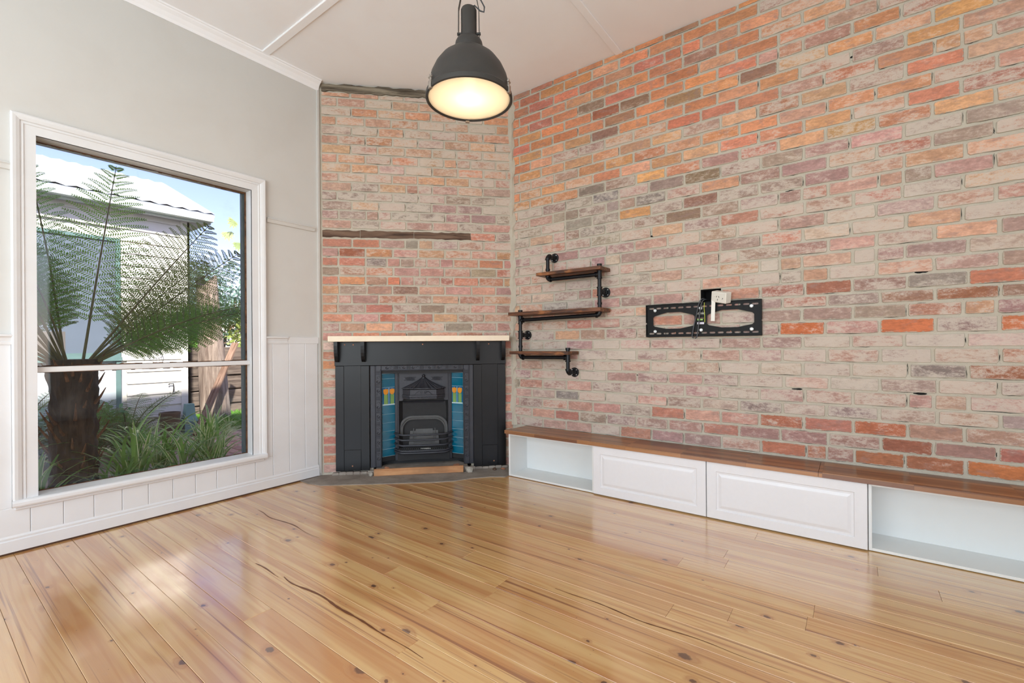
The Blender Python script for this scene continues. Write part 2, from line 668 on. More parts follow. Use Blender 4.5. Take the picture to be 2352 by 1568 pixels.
# ------------------------------------------------------------------ floor
floor = MB().box(XL - 0.15, X_SIDE, Y_BACK, YR + 0.1, -0.09, -0.021).build('floor', plain('subfloor', (70, 52, 38), 0.9))
tag(floor, 'varnished pine floorboards with dark knots', None, None, 'structure')
BW = 0.1255
k0 = math.floor((Y_BACK - 0.412) / BW)
for k in range(k0, 60):
    y0 = 0.412 + k * BW
    if y0 > YR - 0.04:
        break
    rr = random.Random(k * 7 + 3)
    cuts = [XL + 0.004]
    x = XL + rr.uniform(1.8, 4.6)
    if k == 14:
        x = -0.45
    if k in (15, 16):
        x = -0.47 + 0.02 * k
    while x < X_SIDE - 0.8:
        cuts.append(x)
        x += rr.uniform(2.6, 4.6)
    cuts.append(X_SIDE)
    for a, b_ in zip(cuts[:-1], cuts[1:]):
        L = b_ - a
        mb = MB().cbox(0.0004, L - 0.0004, 0.0006, BW - 0.0006, -0.021, rr.uniform(-0.0004, 0.0002), 0.0012)
        mb.build('floor_board', PINE, floor, False, (a, y0, 0))

# long resin veins in the boards (dark inlays flush with the surface)
VEIN = plain('dark_resin', (112, 66, 40), 0.3, bump=0)


def vein(pts, wd, nm='resin_vein'):
    mb = MB()
    n = len(pts)
    L, R_ = [], []
    for i, (x, y) in enumerate(pts):
        t = i / (n - 1)
        ww = wd * (0.25 + 0.75 * math.sin(PI * min(1, t * 1.1 + 0.05))) * random.uniform(0.6, 1.2)
        L.append((x, y + ww / 2, 0.0006))
        R_.append((x, y - ww / 2, 0.0006))
    mb.add(L + R_, [(i, n + i, n + i + 1, i + 1) for i in range(n - 1)])
    return mb.build(nm, VEIN, floor)


def vein_line(x0, x1, y, wd, amp):
    n = max(6, int(abs(x1 - x0) / 0.03))
    ph = random.uniform(0, 50)
    pts = [(x0 + (x1 - x0) * i / n, y + amp * mnoise.noise((ph + i * 0.12, 0, 0))) for i in range(n + 1)]
    vein(pts, wd)


# ------------------------------------------------------------------ left wall
wall_left = holed(Y_BACK, 2.40, 0.0, CEIL_Z, 0.0, 0.16, [(0.505, 1.775, 0.30, 2.525)]).build('wall_left', WALLP, None, False, (XL, 0, 0), L_ROT)
tag(wall_left, 'painted plaster wall with white board wainscot around the big window', None, None, 'structure')
# wainscot boards below the dado rail
for i in range(-22, 16):
    a = 0.484 + i * 0.1447
    b_ = a + 0.1447
    if a > 2.33:
        break
    if b_ < Y_BACK:
        continue
    b_ = min(b_, 2.345)
    spans = [(max(a, Y_BACK), b_, 0.10, 1.245)]
    if b_ > 0.44 and a < 1.85:
        spans = [(a, b_, 0.10, 0.27)]
        if a < 0.41:
            spans.append((a, 0.41, 0.27, 1.245))
        if b_ > 1.875:
            spans.append((1.875, b_, 0.27, 1.245))
    me = MB()
    for (p, q, z0, z1) in spans:
        me.cbox(p + 0.0008, q - 0.0008, -0.011, 0.0, z0, z1, 0.003)
    me.build('wainscot_board', WHITE, wall_left)


def rail(name, prof, u0, u1, mat, parent=None, rot=L_ROT, org=(XL, 0, 0)):
    """profile of (out, z) swept along the wall"""
    n = len(prof)
    v = [(u0, -o, z) for o, z in prof] + [(u1, -o, z) for o, z in prof]
    f = [(i, (i + 1) % n, (i + 1) % n + n, i + n) for i in range(n)]
    f += [tuple(range(n - 1, -1, -1)), tuple(range(n, 2 * n))]
    b = MB().add(v, f)
    return b.build(name, mat, parent, False, org if parent is None else None, rot if parent is None else None)


dado = [(0, 1.236), (0.018, 1.238), (0.02, 1.252), (0.016, 1.256), (0.022, 1.278), (0.034, 1.288), (0.034, 1.298), (0, 1.300)]
tr1 = empty('trim_1', (XL, 0, 0), L_ROT)
tag(tr1, 'white dado rail interrupted by the window', None, None, 'structure')
for a, b_ in ((Y_BACK, 0.412), (1.872, 2.06)):
    rail('rail_length', dado, a, b_, WHITE, tr1)
rail('rail_length', [(0, 1.236), (0.015, 1.238), (0.016, 1.294), (0, 1.296)], 2.062, 2.352, WHITE, tr1)
pict = [(0, 2.272), (0.014, 2.275), (0.018, 2.300), (0.024, 2.306), (0.02, 2.314), (0, 2.316)]
tr2 = empty('trim_2', (XL, 0, 0), L_ROT)
tag(tr2, 'thin picture rail high on the painted wall beside the window', None, None, 'structure')
for a, b_ in ((Y_BACK, 0.414), (1.893, 2.325)):
    rail('rail_length', pict, a, b_, WALLP, tr2)
base = [(0, 0.012), (0.02, 0.012), (0.021, 0.078), (0.015, 0.084), (0.017, 0.096), (0.011, 0.108), (0, 0.11)]
bl = rail('baseboard_left', base, Y_BACK, 2.35, WHITE)
tag(bl, 'white skirting board under the window', None, None, 'structure')
rail('shadow_gap', [(0, 0.0), (0.014, 0.0), (0.014, 0.013), (0, 0.013)], Y_BACK, 2.34, plain('gap_shade_brown', (84, 56, 36), 0.8), bl)  # dark strip: shade of the gap under the skirting put into its colour
corn = [(0, 3.600), (0.006, 3.600), (0.012, 3.62), (0.03, 3.648), (0.052, 3.664), (0.056, 3.672), (0.066, 3.674), (0.068, CEIL_Z), (0, CEIL_Z)]
cr = rail('trim_3', corn, Y_BACK, 2.372, CEIL)
tag(cr, 'small white cornice along the painted wall', None, None, 'structure')
tr4 = MB().box(2.355, 2.372, -0.016, 0.0, 0.03, 3.60).build('trim_4', WALLP, None, False, (XL, 0, 0), L_ROT)
tag(tr4, 'slim painted corner bead where the painted wall meets the brick chimney breast', None, None, 'structure')

# ------------------------------------------------------------------ the window
win = empty('window_1', (XL, 0, 0), L_ROT)
tag(win, 'large white two-pane picture window looking onto a fern garden', None, None, 'structure')
U0, U1, Z0, Z1 = 0.517, 1.768, 0.315, 2.513      # clear opening
cas = [(0.0, 0.0), (0.0, 0.014), (0.05, 0.016), (0.054, 0.022), (0.066, 0.020), (0.07, 0.028), (0.086, 0.034), (0.1, 0.036), (0.108, 0.03), (0.108, 0.0)]


def casing(p, q, nd, name):
    """mitred moulding from p to q (u,z); nd = outward direction, profile offset along nd; ends spread by mitre flags"""
    d = Vector((q[0] - p[0], 0, q[1] - p[1]))
    d.normalize()
    v = []
    n = len(cas)
    for (pt, sg, mt) in ((p, -1, p[2]), (q, 1, q[2])):
        for o, h in cas:
            e = d * (sg * o if mt else 0)
            v.append((pt[0] + nd[0] * o + e.x, -h, pt[1] + nd[1] * o + e.z))
    f = [(i, (i + 1) % n, (i + 1) % n + n, i + n) for i in range(n)] + [tuple(range(n - 1, -1, -1)), tuple(range(n, 2 * n))]
    return MB().add(v, f).build(name, WHITE, win)


casing((U0, Z0, False), (U0, Z1, True), (-1, 0), 'casing')
casing((U1, Z0, False), (U1, Z1, True), (1, 0), 'casing')
casing((U0, Z1, True), (U1, Z1, True), (0, 1), 'casing')
MB().box(U0 - 0.014, U0, -0.012, 0.17, Z0, Z1 + 0.014).build('jamb', WHITE, win)
MB().box(U1, U1 + 0.014, -0.012, 0.17, Z0, Z1 + 0.014).build('jamb', WHITE, win)
MB().box(U0, U1, -0.012, 0.17, Z1, Z1 + 0.014).build('head_jamb', WHITE, win)
st_ = MB()
pr_ = [(-0.17, Z0 - 0.045), (0.045, Z0 - 0.04), (0.05, Z0 - 0.03), (0.05, Z0 - 0.014), (0.044, Z0 - 0.004), (0.036, Z0), (-0.10, Z0 + 0.006), (-0.17, Z0 - 0.012)]
v_ = [(U0 - 0.112, -o, z) for o, z in pr_] + [(U1 + 0.1, -o, z) for o, z in pr_]
# the stool is only as wide as the opening behind the casing
v_ = [((U0 if (o < 0 and u < 1) else U1 if o < 0 else u), -o, z) for u in (U0 - 0.112, U1 + 0.1) for o, z in pr_]
n_ = len(pr_)
st_.add(v_, [(i, (i + 1) % n_, (i + 1) % n_ + n_, i + n_) for i in range(n_)] + [tuple(range(n_ - 1, -1, -1)), tuple(range(n_, 2 * n_))])
st_.build('window_sill', WHITE, win)
MB().cbox(U0 - 0.1, U1 + 0.088, -0.026, -0.002, Z0 - 0.062, Z0 - 0.042, 0.005).build('sill_moulding', WHITE, win)
MB().cbox(U0, U1, 0.03, 0.12, 1.064, 1.098, 0.004).build('meeting_rail', WHITE, win)
PUTTY = mat_weathered('perished_putty', (60, 36, 24), (118, 82, 56))
for (za, zb) in ((1.098, Z1 - 0.002), (Z0 + 0.004, 1.064)):
    pane = MB().box(U0 + 0.003, U1 - 0.003, 0.098, 0.101, za, zb).build('pane', GLASS, win)
    b = MB()
    rr = random.Random(int(za * 100))
    # ragged dark edge of perished putty round the pane
    for (p, q, hz) in (((U0, zb), (U1, zb), -1), ((U0, za), (U1, za), 1)):
        n = 60
        for i in range(n):
            u = p[0] + (q[0] - p[0]) * i / n
            u2_ = p[0] + (q[0] - p[0]) * (i + 1) / n
            hgt = rr.uniform(0.003, 0.008) if not (hz < 0 and i > 48 and zb > 2) else rr.uniform(0.006, 0.016)
            b.box(u, u2_, 0.09, 0.099, p[1], p[1] + hz * hgt)
    b.box(U1 - 0.009, U1, 0.088, 0.099, za, zb)
    b.box(U0, U0 + 0.003, 0.09, 0.099, za, zb)
    b.build('putty', PUTTY, pane)
MB().box(U1 - 0.018, U1 - 0.002, 0.125, 0.16, Z0, Z1).build('outer_stop', plain('teal_grey_paint', (92, 112, 116), 0.6), win)

# ------------------------------------------------------------------ ceiling and the walls behind the camera
ceil = MB().slab([(XL - 0.1, Y_BACK), (X_SIDE, Y_BACK), (X_SIDE, YR + 0.1), (-2.6, YR + 0.1), (XL - 0.1, 2.5)], CEIL_Z, CEIL_Z + 0.12).build('ceiling', CEIL)
tag(ceil, 'pale sheet ceiling with narrow cover strips', None, None, 'structure')
MB().cbox(XL + 0.066, X_SIDE, 1.835, 1.898, CEIL_Z - 0.012, CEIL_Z + 0.002, 0.004).build('cover_strip', CEIL, ceil)
MB().cbox(-1.613, -1.553, 1.9, YR - 0.0, CEIL_Z - 0.012, CEIL_Z + 0.002, 0.004).build('cover_strip', CEIL, ceil)
wb = holed(XL - 0.15, X_SIDE, 0, CEIL_Z, 0, 0.12, [(-3.1, 1.3, 0.3, 3.2)]).build('wall_back', WALLP, None, False, (0, Y_BACK, 0), 0)  # opening is assumed, to account for the back fill light
tag(wb, 'painted wall behind the camera with a wide unglazed opening assumed for the fill light', None, None, 'structure')
wb.location.y = Y_BACK - 0.12
ws = holed(Y_BACK, YR + 0.1, 0, CEIL_Z, 0, 0.12, [(-1.1, 1.5, 0.45, 3.05)]).build('wall_side', WALLP, None, False, (X_SIDE + 0.12, 0, 0), L_ROT)  # opening is assumed, to account for the side fill light
tag(ws, 'painted wall opposite the window with an unglazed opening assumed for the fill light', None, None, 'structure')

# ------------------------------------------------------------------ brickwork
PAL = {'O': (210, 134, 94), 'R': (188, 116, 94), 'P': (196, 150, 134), 'M': (164, 130, 124), 'G': (152, 138, 127), 'W': (200, 178, 166),
       'D': (160, 94, 68), 'Y': (212, 150, 98), 'V': (204, 108, 60), 'K': (136, 126, 118), 'E': (210, 158, 124), 'B': (142, 110, 92)}


def pick(rr, wts):
    s = sum(w_ for _, w_ in wts)
    x = rr.uniform(0, s)
    for k, w_ in wts:
        x -= w_
        if x <= 0:
            return k
    return wts[-1][0]


def zone_right(x, z):
    if z > 2.95 and x < -0.5:
        return [('O', 6), ('R', 2.6), ('Y', 1.4), ('E', 1), ('B', .7)], 0.16
    if z > 2.62 and x >= -0.5:
        return [('P', 2.4), ('O', 3), ('E', 2), ('M', .9), ('Y', 1), ('R', .8)], 0.42
    if z > 2.52:
        return [('O', 3), ('Y', 2.4), ('E', 3), ('P', 2), ('M', .5)], 0.36
    if z > 2.16:
        if x < -0.25 and x > -2.45:
            return [('G', 3.4), ('M', 4), ('P', 1.5), ('K', .8), ('B', .8), ('Y', .4)], 0.42
        return [('P', 4), ('M', 2), ('E', 2), ('G', .9), ('R', .8)], 0.46
    if z > 1.62:
        return [('P', 5), ('W', 2), ('M', 2), ('R', 1), ('E', 1.4), ('O', .6), ('G', .5)], 0.5
    if z > 1.27:
        if x > -0.4:
            return [('P', 2), ('M', 3), ('R', 2), ('D', 1.4), ('G', 1.4), ('E', 1)], 0.36
        return [('P', 4), ('M', 3), ('E', 1.5), ('G', .8), ('R', .6)], 0.46
    if z > 0.74:
        return [('W', 2.4), ('P', 4), ('M', 3), ('R', 1), ('G', .6)], 0.56
    if x > -0.5:
        return [('D', 2.6), ('M', 3), ('R', 2), ('P', 1), ('V', .3)], 0.34
    return [('M', 4), ('P', 3), ('R', 1.3), ('K', .4)], 0.46


def zone_fp(x, z):
    if z > 2.75:
        return [('E', 6), ('O', 2), ('P', 2), ('W', .8)], 0.5
    if z > 2.33:
        return [('M', 3), ('G', 3), ('P', 3), ('E', 2), ('R', .7)], 0.52
    if z > 1.25:
        return [('P', 4), ('R', 3), ('M', 2.4), ('O', 1.2), ('E', 1.6), ('G', 1)], 0.4
    return [('P', 3), ('R', 2), ('M', 2), ('W', 1)], 0.42


def brick_mesh(seed, corner):
    """unit brick face (x,z in -.5...5) with worn outline; y keeps real depth"""
    rr = random.Random(seed)
    pts = []
    cx, cz = corner
    j = lambda s: rr.uniform(-s, s)
    per = [(-.5 + cx, -.5), (-.17, -.5), (.17, -.5), (.5 - cx, -.5), (.5, -.5 + cz), (.5, .5 - cz), (.5 - cx, .5), (.17, .5), (-.17, .5), (-.5 + cx, .5), (-.5, .5 - cz), (-.5, -.5 + cz)]
    per = [(x + j(cx * .5), z + j(cz * .4)) for x, z in per]
    n = len(per)
    mb = MB()
    v = [(x, 0.012, z) for x, z in per]
    v += [(x, -0.001, z) for x, z in per]
    v += [(x * (1 - cx * 0.6), -0.0042 + j(0.0006), z * (1 - cz * 0.45)) for x, z in per]
    f = []
    for r in range(2):
        for i in range(n):
            f.append((r * n + i, r * n + (i + 1) % n, (r + 1) * n + (i + 1) % n, (r + 1) * n + i))
    f.append(tuple(2 * n + i for i in range(n)))
    mb.add(v, f)
    return mb


LONG = [brick_mesh(100 + i, (0.018 + 0.005 * (i % 4), 0.06 + 0.02 * (i % 5))) for i in range(12)]
SHORT = [brick_mesh(200 + i, (0.05, 0.075)) for i in range(4)]


def face_uv(me, co):
    ul = me.uv_layers.new(name='UVMap')
    ul.data.foreach_set('uv', [q for lp in me.loops for q in co[lp.vertex_index]])


LONGM = [b.mesh('brick', BRICK) for b in LONG]
SHORTM = [b.mesh('brick', BRICK) for b in SHORT]
for me_, b_ in zip(LONGM + SHORTM, LONG + SHORT):
    face_uv(me_, [(q[0] + 0.5, q[2] + 0.5) for q in b_.v])


def brick_at(parent, x, z, L, H, col, wash, rr, proud):
    me = rr.choice(LONGM if L > 0.16 else SHORTM)
    o = put(me, 'brick', parent, (x, -proud, z))
    o.scale = (L, 1.0, H)
    o.rotation_euler = (0, rr.uniform(-0.006, 0.006), 0)
    c = lin(*col)
    o.color = (c[0], c[1], c[2], wash)
    return o


def shade(col, rr, a=0.1):
    k = 1 + rr.uniform(-a, a)
    return tuple(min(255, max(0, c * k + rr.uniform(-6, 6))) for c in col)


def lay(u0, u1, z_joints, joint_fn, zone, rnd, tilt=0.0, holes=(), special=(), zcap=99.0):
    """list of (x, z, L, H, colour, wash)"""
    out = []
    for k in range(len(z_joints) - 1):
        za, zb = z_joints[k], z_joints[k + 1]
        js = [u0] + [j for j in joint_fn(k) if u0 + 0.04 < j < u1 - 0.04] + [u1]
        for a, b_ in zip(js[:-1], js[1:]):
            gx = rnd.uniform(0.011, 0.018)
            gz = rnd.uniform(0.012, 0.018)
            L, H = b_ - a - gx, zb - za - gz
            cx = (a + b_) / 2
            cz = (za + zb) / 2 + tilt * cx
            if cz + H / 2 > zcap:
                ex = cz + H / 2 - zcap
                H -= ex
                cz -= ex / 2
                if H < 0.02:
                    continue
            if any(h[0] < cx < h[1] and h[2] < cz < h[3] for h in holes):
                continue
            wts, wash = zone(cx, cz)
            key = pick(rnd, wts)
            tw = sum(w_ for _, w_ in wts)
            mean = [sum(PAL[q][c] * w_ for q, w_ in wts) / tw for c in range(3)]
            col = shade([PAL[key][c] * 0.68 + mean[c] * 0.32 for c in range(3)], rnd, 0.07)
            pal_ = max(0.0, wash - 0.3) * 0.5
            col = tuple(c * (1 - pal_) + q * pal_ for c, q in zip(col, (198, 182, 170)))
            wv = min(0.74, max(0.08, wash + 0.04 + rnd.uniform(-0.18, 0.18)))
            for (sx, sz, key2, w2) in special:
                if abs(sx - cx) < L / 2 + 0.006 and abs(sz - cz) < H / 2 + 0.006:
                    col = shade([PAL[key2][c] * 0.85 + mean[c] * 0.15 for c in range(3)], rnd, 0.03)
                    wv = w2 + (0.12 if key2 != 'V' else 0.0)
            out.append((cx, cz, L, H, col, wv))
    return out


# --- long brick wall
HOLE = (-0.935, -0.79, 1.53, 1.625)
wall_right = holed(-2.74, X_SIDE, 0, CEIL_Z + 0.05, 0.001, 0.14, [HOLE]).build('wall_right', MORTAR, None, False, (0, YR, 0), 0)
tag(wall_right, 'long exposed wall of worn limewashed red and orange bricks', None, None, 'structure')
MB().box(HOLE[0] - 0.01, HOLE[1] + 0.01, 0.141, 0.2, HOLE[2] - 0.01, HOLE[3] + 0.01).build('hole_back', DARKH, wall_right)
hb_ = MB()
hb_.box(HOLE[0] - 0.0, HOLE[0] + 0.002, 0.0, 0.14, HOLE[2], HOLE[3]).box(HOLE[1] - 0.002, HOLE[1], 0.0, 0.14, HOLE[2], HOLE[3])
hb_.box(HOLE[0], HOLE[1], 0.0, 0.14, HOLE[3] - 0.002, HOLE[3]).box(HOLE[0], HOLE[1], 0.0, 0.14, HOLE[2], HOLE[2] + 0.002)
hb_.build('hole_lining', DARKH, wall_right)
zr = [1.3632 - 0.0918 * 10 + 0.0918 * i for i in range(0, 38)]
known = {9: 1.2661, 10: 1.3632, 11: 1.4537, 12: 1.535, 8: 1.1786, 7: 1.0853, 6: 0.9925, 5: 0.9038, 4: 0.809, 3: 0.7209, 2: 0.6253, 1: 0.5335, 0: 0.437}
for i, z in known.items():
    zr[i] = z
for i in range(13, 38):
    zr[i] = 1.535 + 0.0918 * (i - 12)
zr = [0.437 - 0.0918 * i for i in (4, 3, 2, 1)] + zr
rw = random.Random(5)
jr = {}


def joints_right(k):
    if k not in jr:
        r_ = random.Random(k * 31 + 7)
        x = 0.126 + (0.1315 if (9 - k) % 2 else 0.0) - 0.263 * 12
        js = []
        while x < 2.25:
            js.append(x + r_.uniform(-0.012, 0.012))
            if r_.random() < 0.05 and k != 9:
                js.append(x + 0.125)
            x += 0.263
        if k == 12:
            js = sorted([q for q in js if not -1.0 < q < -0.70] + [-0.938, -0.787])
        jr[k] = js
    return jr[k]


SPEC_R = [(-0.28, 1.315, 'V', 0.45), (-0.007, 1.315, 'P', 0.4), (0.26, 1.315, 'V', 0.08), (0.53, 1.315, 'M', 0.55), (0.75, 1.315, 'V', 0.42),
          (0.12, 1.40, 'G', 0.3), (0.62, 1.40, 'E', 0.35), (-0.05, 1.495, 'G', 0.35), (0.25, 1.495, 'B', 0.35), (0.5, 1.495, 'D', 0.3), (0.77, 1.495, 'B', 0.3),
          (0.38, 1.585, 'G', 0.3), (0.66, 1.585, 'R', 0.18), (0.42, 1.04, 'K', 0.4), (0.65, 1.04, 'D', 0.4), (-0.53, 0.76, 'K', 0.45), (0.05, 0.76, 'G', 0.5),
          (0.13, 0.485, 'D', 0.12), (0.43, 0.485, 'D', 0.25), (0.67, 0.485, 'V', 0.25), (-0.35, 0.485, 'R', 0.2), (0.22, 0.58, 'D', 0.25), (0.02, 0.58, 'M', 0.45),
          (-2.23, 0.72, 'K', 0.3), (-1.32, 2.33, 'Y', 0.1), (-0.95, 2.32, 'B', 0.3), (-1.15, 2.23, 'B', 0.2), (-1.35, 2.44, 'K', 0.35), (-1.75, 2.52, 'K', 0.35),
          (-1.95, 2.6, 'K', 0.25), (-1.45, 2.62, 'G', 0.4), (-1.7, 2.9, 'K', 0.1), (-1.9, 3.28, 'B', 0.25), (-1.35, 3.2, 'B', 0.3), (-1.7, 3.18, 'D', 0.15),
          (-0.45, 2.55, 'R', 0.42), (-0.7, 2.55, 'M', 0.25), (-0.9, 2.5, 'B', 0.3), (0.27, 2.42, 'R', 0.42), (-0.1, 2.95, 'R', 0.42), (-0.35, 2.9, 'R', 0.42),
          (0.6, 3.1, 'Y', 0.2), (0.45, 2.9, 'O', 0.2), (0.65, 3.35, 'Y', 0.15)]
br = lay(-2.715, 2.285, zr, lambda k: joints_right(k - 4), zone_right, rw, 0.0073, [HOLE, (-9, 0.9, -1, 0.43)], SPEC_R, CEIL_Z - 0.004)
camp = Vector((0, 0, CAM_H))


def seen_size(b):
    d = (Vector((b[0], YR, b[1])) - camp)
    px = (d.dot(rgt)) / max(0.2, d.dot(fwd))
    s = b[2] * b[3] * d.y / d.length ** 3
    return s if abs(px) < 1.12 else -1.0 + s * 0.001


br.sort(key=seen_size, reverse=True)
for i, (x, z, L, H, col, wv) in enumerate(br[:300]):
    brick_at(wall_right, x, z, L, H, col, wv, rw, rw.uniform(0.0, 0.0035))
mbj = MB()
cols = []
uvs_ = []
for (x, z, L, H, col, wv) in br[300:]:
    src = rw.choice(LONG if L > 0.16 else SHORT)
    M_ = Matrix.Translation((x, -rw.uniform(0, 0.0035), z)) @ Matrix.Rotation(rw.uniform(-0.006, 0.006), 4, 'Y') @ Matrix.Diagonal((L, 1, H, 1))
    c = lin(*col)
    mbj.add(src.v, src.f, M_)
    cols += [(c[0], c[1], c[2], wv)] * len(src.v)
    uvs_ += [(q[0] + 0.5, q[2] + 0.5) for q in src.v]
far = mbj.build('brick_rows', BRICKS, wall_right)
at_ = far.data.attributes.new('brick_tint', 'FLOAT_COLOR', 'POINT')
at_.data.foreach_set('color', [q for c in cols for q in c])
face_uv(far.data, uvs_)
far['kind'] = 'stuff'



def crack_mesh(bricks, seed, extra=()):
    """dark open joints along the edges of the bricks"""
    rr = random.Random(seed)
    mb = MB()

    def sliver(x, z, l, w_, vert):
        n = 5
        up_, dn = [], []
        for i in range(n + 1):
            t = i / n
            k = w_ * math.sin(PI * (0.08 + 0.84 * t)) * rr.uniform(0.4, 1.2)
            q = rr.uniform(-0.0012, 0.0012)
            up_.append((l * (t - 0.5), q + k / 2))
            dn.append((l * (t - 0.5), q - k / 2))
        pts = dn + up_[::-1]
        if vert:
            pts = [(b_, a) for a, b_ in pts][::-1]
        m_ = len(pts)
        mb.add([(x + a, -0.0012, z + b_) for a, b_ in pts], [tuple(range(m_))])
    for (x, z, L, H, col, wv) in bricks:
        if rr.random() < 0.55:
            l = rr.uniform(0.15, 0.8) * L
            sliver(x + rr.uniform(-0.5, 0.5) * (L - l), z - H / 2 - 0.0022, l, rr.uniform(0.0012, 0.0035), False)
        if rr.random() < 0.22:
            sliver(x + L / 2 + 0.003, z + rr.uniform(-0.2, 0.2) * H, rr.uniform(0.35, 0.9) * H, rr.uniform(0.002, 0.0045), True)
        if rr.random() < 0.12:
            sliver(x + rr.uniform(-0.3, 0.3) * L, z + H / 2 + 0.002, rr.uniform(0.1, 0.4) * L, 0.002, False)
    for (x, z) in extra:
        sliver(x, z, 0.062, 0.017, False)
    return mb


ck = crack_mesh(br, 3, ((0.33, 1.635), (0.33, 2.34), (0.42, 2.86), (0.45, 3.27), (0.19, 2.14), (-0.34, 2.26), (-0.33, 1.55), (-1.42, 0.955), (-0.31, 0.90), (0.32, 0.905), (-1.30, 2.09), (0.02, 3.05))).build('open_joints', DARKH, wall_right)
ck['kind'] = 'stuff'

# --- chimney breast across the corner
FPH = (0.47, 1.40, 0.0, 1.01)
wall_corner = holed(0.0, FP_LEN, 0, CEIL_Z + 0.05, 0.001, 0.13, [FPH]).build('wall_corner', MORTAR, None, False, FP_ORG, FP_ROT)
tag(wall_corner, 'exposed brick chimney breast set diagonally across the corner', None, None, 'structure')
MB().box(0.40, 1.46, 0.13, 0.52, -0.02, 1.3).add([], []).build('flue_block', IROND, wall_corner).data.flip_normals()
zf = [2.2313 - 0.0885 * 26 + 0.0885 * i for i in range(0, 45)]
zf = [z for z in zf if z > 0.0]
STRIP = (2.235, 2.312)
zf = [z for z in zf if not (STRIP[0] < z < STRIP[1] - 0.02)]


def joints_fp(k):
    z = zf[k]
    r_ = random.Random(k * 17 + 3)
    hdr = any(abs(z - q) < 0.03 for q in (1.9633, 1.7875))
    if hdr:
        js = [0.162, 0.411, 0.608, 0.733, 0.86, 0.983, 1.112, 1.237, 1.486, 1.734]
    else:
        x = (0.162 if k % 2 else 0.287) - 0.249
        js = []
        while x < FP_LEN:
            js.append(x + r_.uniform(-0.01, 0.01))
            if r_.random() < 0.06:
                js.append(x + 0.12)
            x += 0.249
    if z < 1.2:
        js = sorted([j for j in js if not 0.09 < j < 1.79] + [0.150, 1.735])
    return js


SPEC_F = [(0.6, 2.01, 'K', 0.4), (0.35, 2.09, 'D', 0.3), (0.1, 2.19, 'R', 0.2), (0.32, 2.19, 'R', 0.2), (0.67, 1.84, 'O', 0.15), (0.75, 1.75, 'R', 0.15), (0.9, 1.75, 'B', 0.35),
          (0.62, 1.48, 'R', 0.3), (0.84, 2.19, 'G', 0.3), (0.05, 1.17, 'Y', 0.1), (0.06, 1.08, 'Y', 0.2), (0.66, 2.45, 'G', 0.5), (1.2, 2.45, 'M', 0.4), (1.4, 2.45, 'M', 0.4)]
fb = lay(0.012, FP_LEN - 0.012, zf, joints_fp, zone_fp, random.Random(9), 0.0, [(0.14, 1.74, -1, 1.03), (0.018, 1.46, STRIP[0] - 0.03, STRIP[1] + 0.02)], SPEC_F, 3.60)
rf = random.Random(77)
for (x, z, L, H, col, wv) in fb:
    brick_at(wall_corner, x, z, L, H, col, wv, rf, rf.uniform(0.0, 0.003))
ck = crack_mesh(fb, 4).build('open_joints', DARKH, wall_corner)
ck['kind'] = 'stuff'
# timber grounds built into the brickwork
OLDT = mat_weathered('old_dark_timber', (62, 44, 36), (122, 98, 82), 0)


def ragged(name, x0, x1, z0, z1, y, seed, mat, n=28, ja=0.007):
    rr = random.Random(seed)
    top = [(x0 + (x1 - x0) * i / n, z1 + rr.uniform(-ja, ja * .3)) for i in range(n + 1)]
    bot = [(x1 - (x1 - x0) * i / n, z0 + rr.uniform(-ja * .3, ja)) for i in range(n + 1)]
    return MB().prism(bot + top, y, 0.02).build(name, mat, wall_corner)


ragged('timber_ground', 0.02, 0.36, 2.238, 2.308, -0.003, 1, OLDT, 10)
ragged('timber_ground', 0.365, 0.86, 2.240, 2.310, -0.005, 2, OLDT, 14)
ragged('timber_ground', 0.865, 1.46, 2.242, 2.312, -0.004, 3, OLDT, 16)
ragged('timber_plate', 0.02, 1.40, 3.605, CEIL_Z - 0.003, -0.012, 4, mat_weathered('grey_old_plate', (70, 60, 50), (150, 138, 120), 0), 40, 0.012)
# thick mortar fillet in the internal corner
rr = random.Random(8)
fl = MB()
n = 60
va, fa = [], []
for i in range(n + 1):
    z = 0.42 + (CEIL_Z - 0.43) * i / n
    a, b_ = rr.uniform(0.02, 0.05), rr.uniform(0.02, 0.05)
    va += [(-2.722 - a * 0.707, 3.675 - a * 0.707, z), (-2.705 + 0.0, 3.655, z), (-2.722 + b_, 3.674, z), (-2.722, 3.70, z)]
for i in range(n):
    for k in range(3):
        fa.append((i * 4 + k, i * 4 + k + 1, (i + 1) * 4 + k + 1, (i + 1) * 4 + k))
fl.add(va, fa)
f_ = fl.build('trim_5', MORTAR)
tag(f_, 'rough mortar fillet in the corner between the two brick walls', None, None, 'structure')

# ------------------------------------------------------------------ hearth
hearth = MB().slab([(-4.0, 2.38), (-4.0, 2.17), (-3.86, 2.165), (-3.72, 2.20), (-3.37, 2.5), (-2.97, 2.855), (-2.86, 2.98), (-2.78, 3.14), (-2.68, 3.26), (-2.57, 3.335), (-2.57, 3.67), (-2.71, 3.67)], -0.02, 0.006).build('hearth', HEARTH)
tag(hearth, 'bare grey concrete hearth slab at the foot of the corner fireplace', 'hearth')
fpE = lambda name: empty(name, FP_ORG, FP_ROT)
bed = MB()
rr = random.Random(21)
for i in range(26):
    s = 0.1 + 1.66 * i / 26
    if 0.5 < s < 1.3:
        continue
    bed.cbox(s, s + 0.066, -0.05, 0.0, 0.0, rr.uniform(0.025, 0.036), 0.008)
bedo = bed.build('mortar_bed', HEARTH, hearth)
bedo['kind'] = 'stuff'
bedo.matrix_world = Matrix.Translation(FP_ORG) @ Matrix.Rotation(FP_ROT, 4, 'Z')

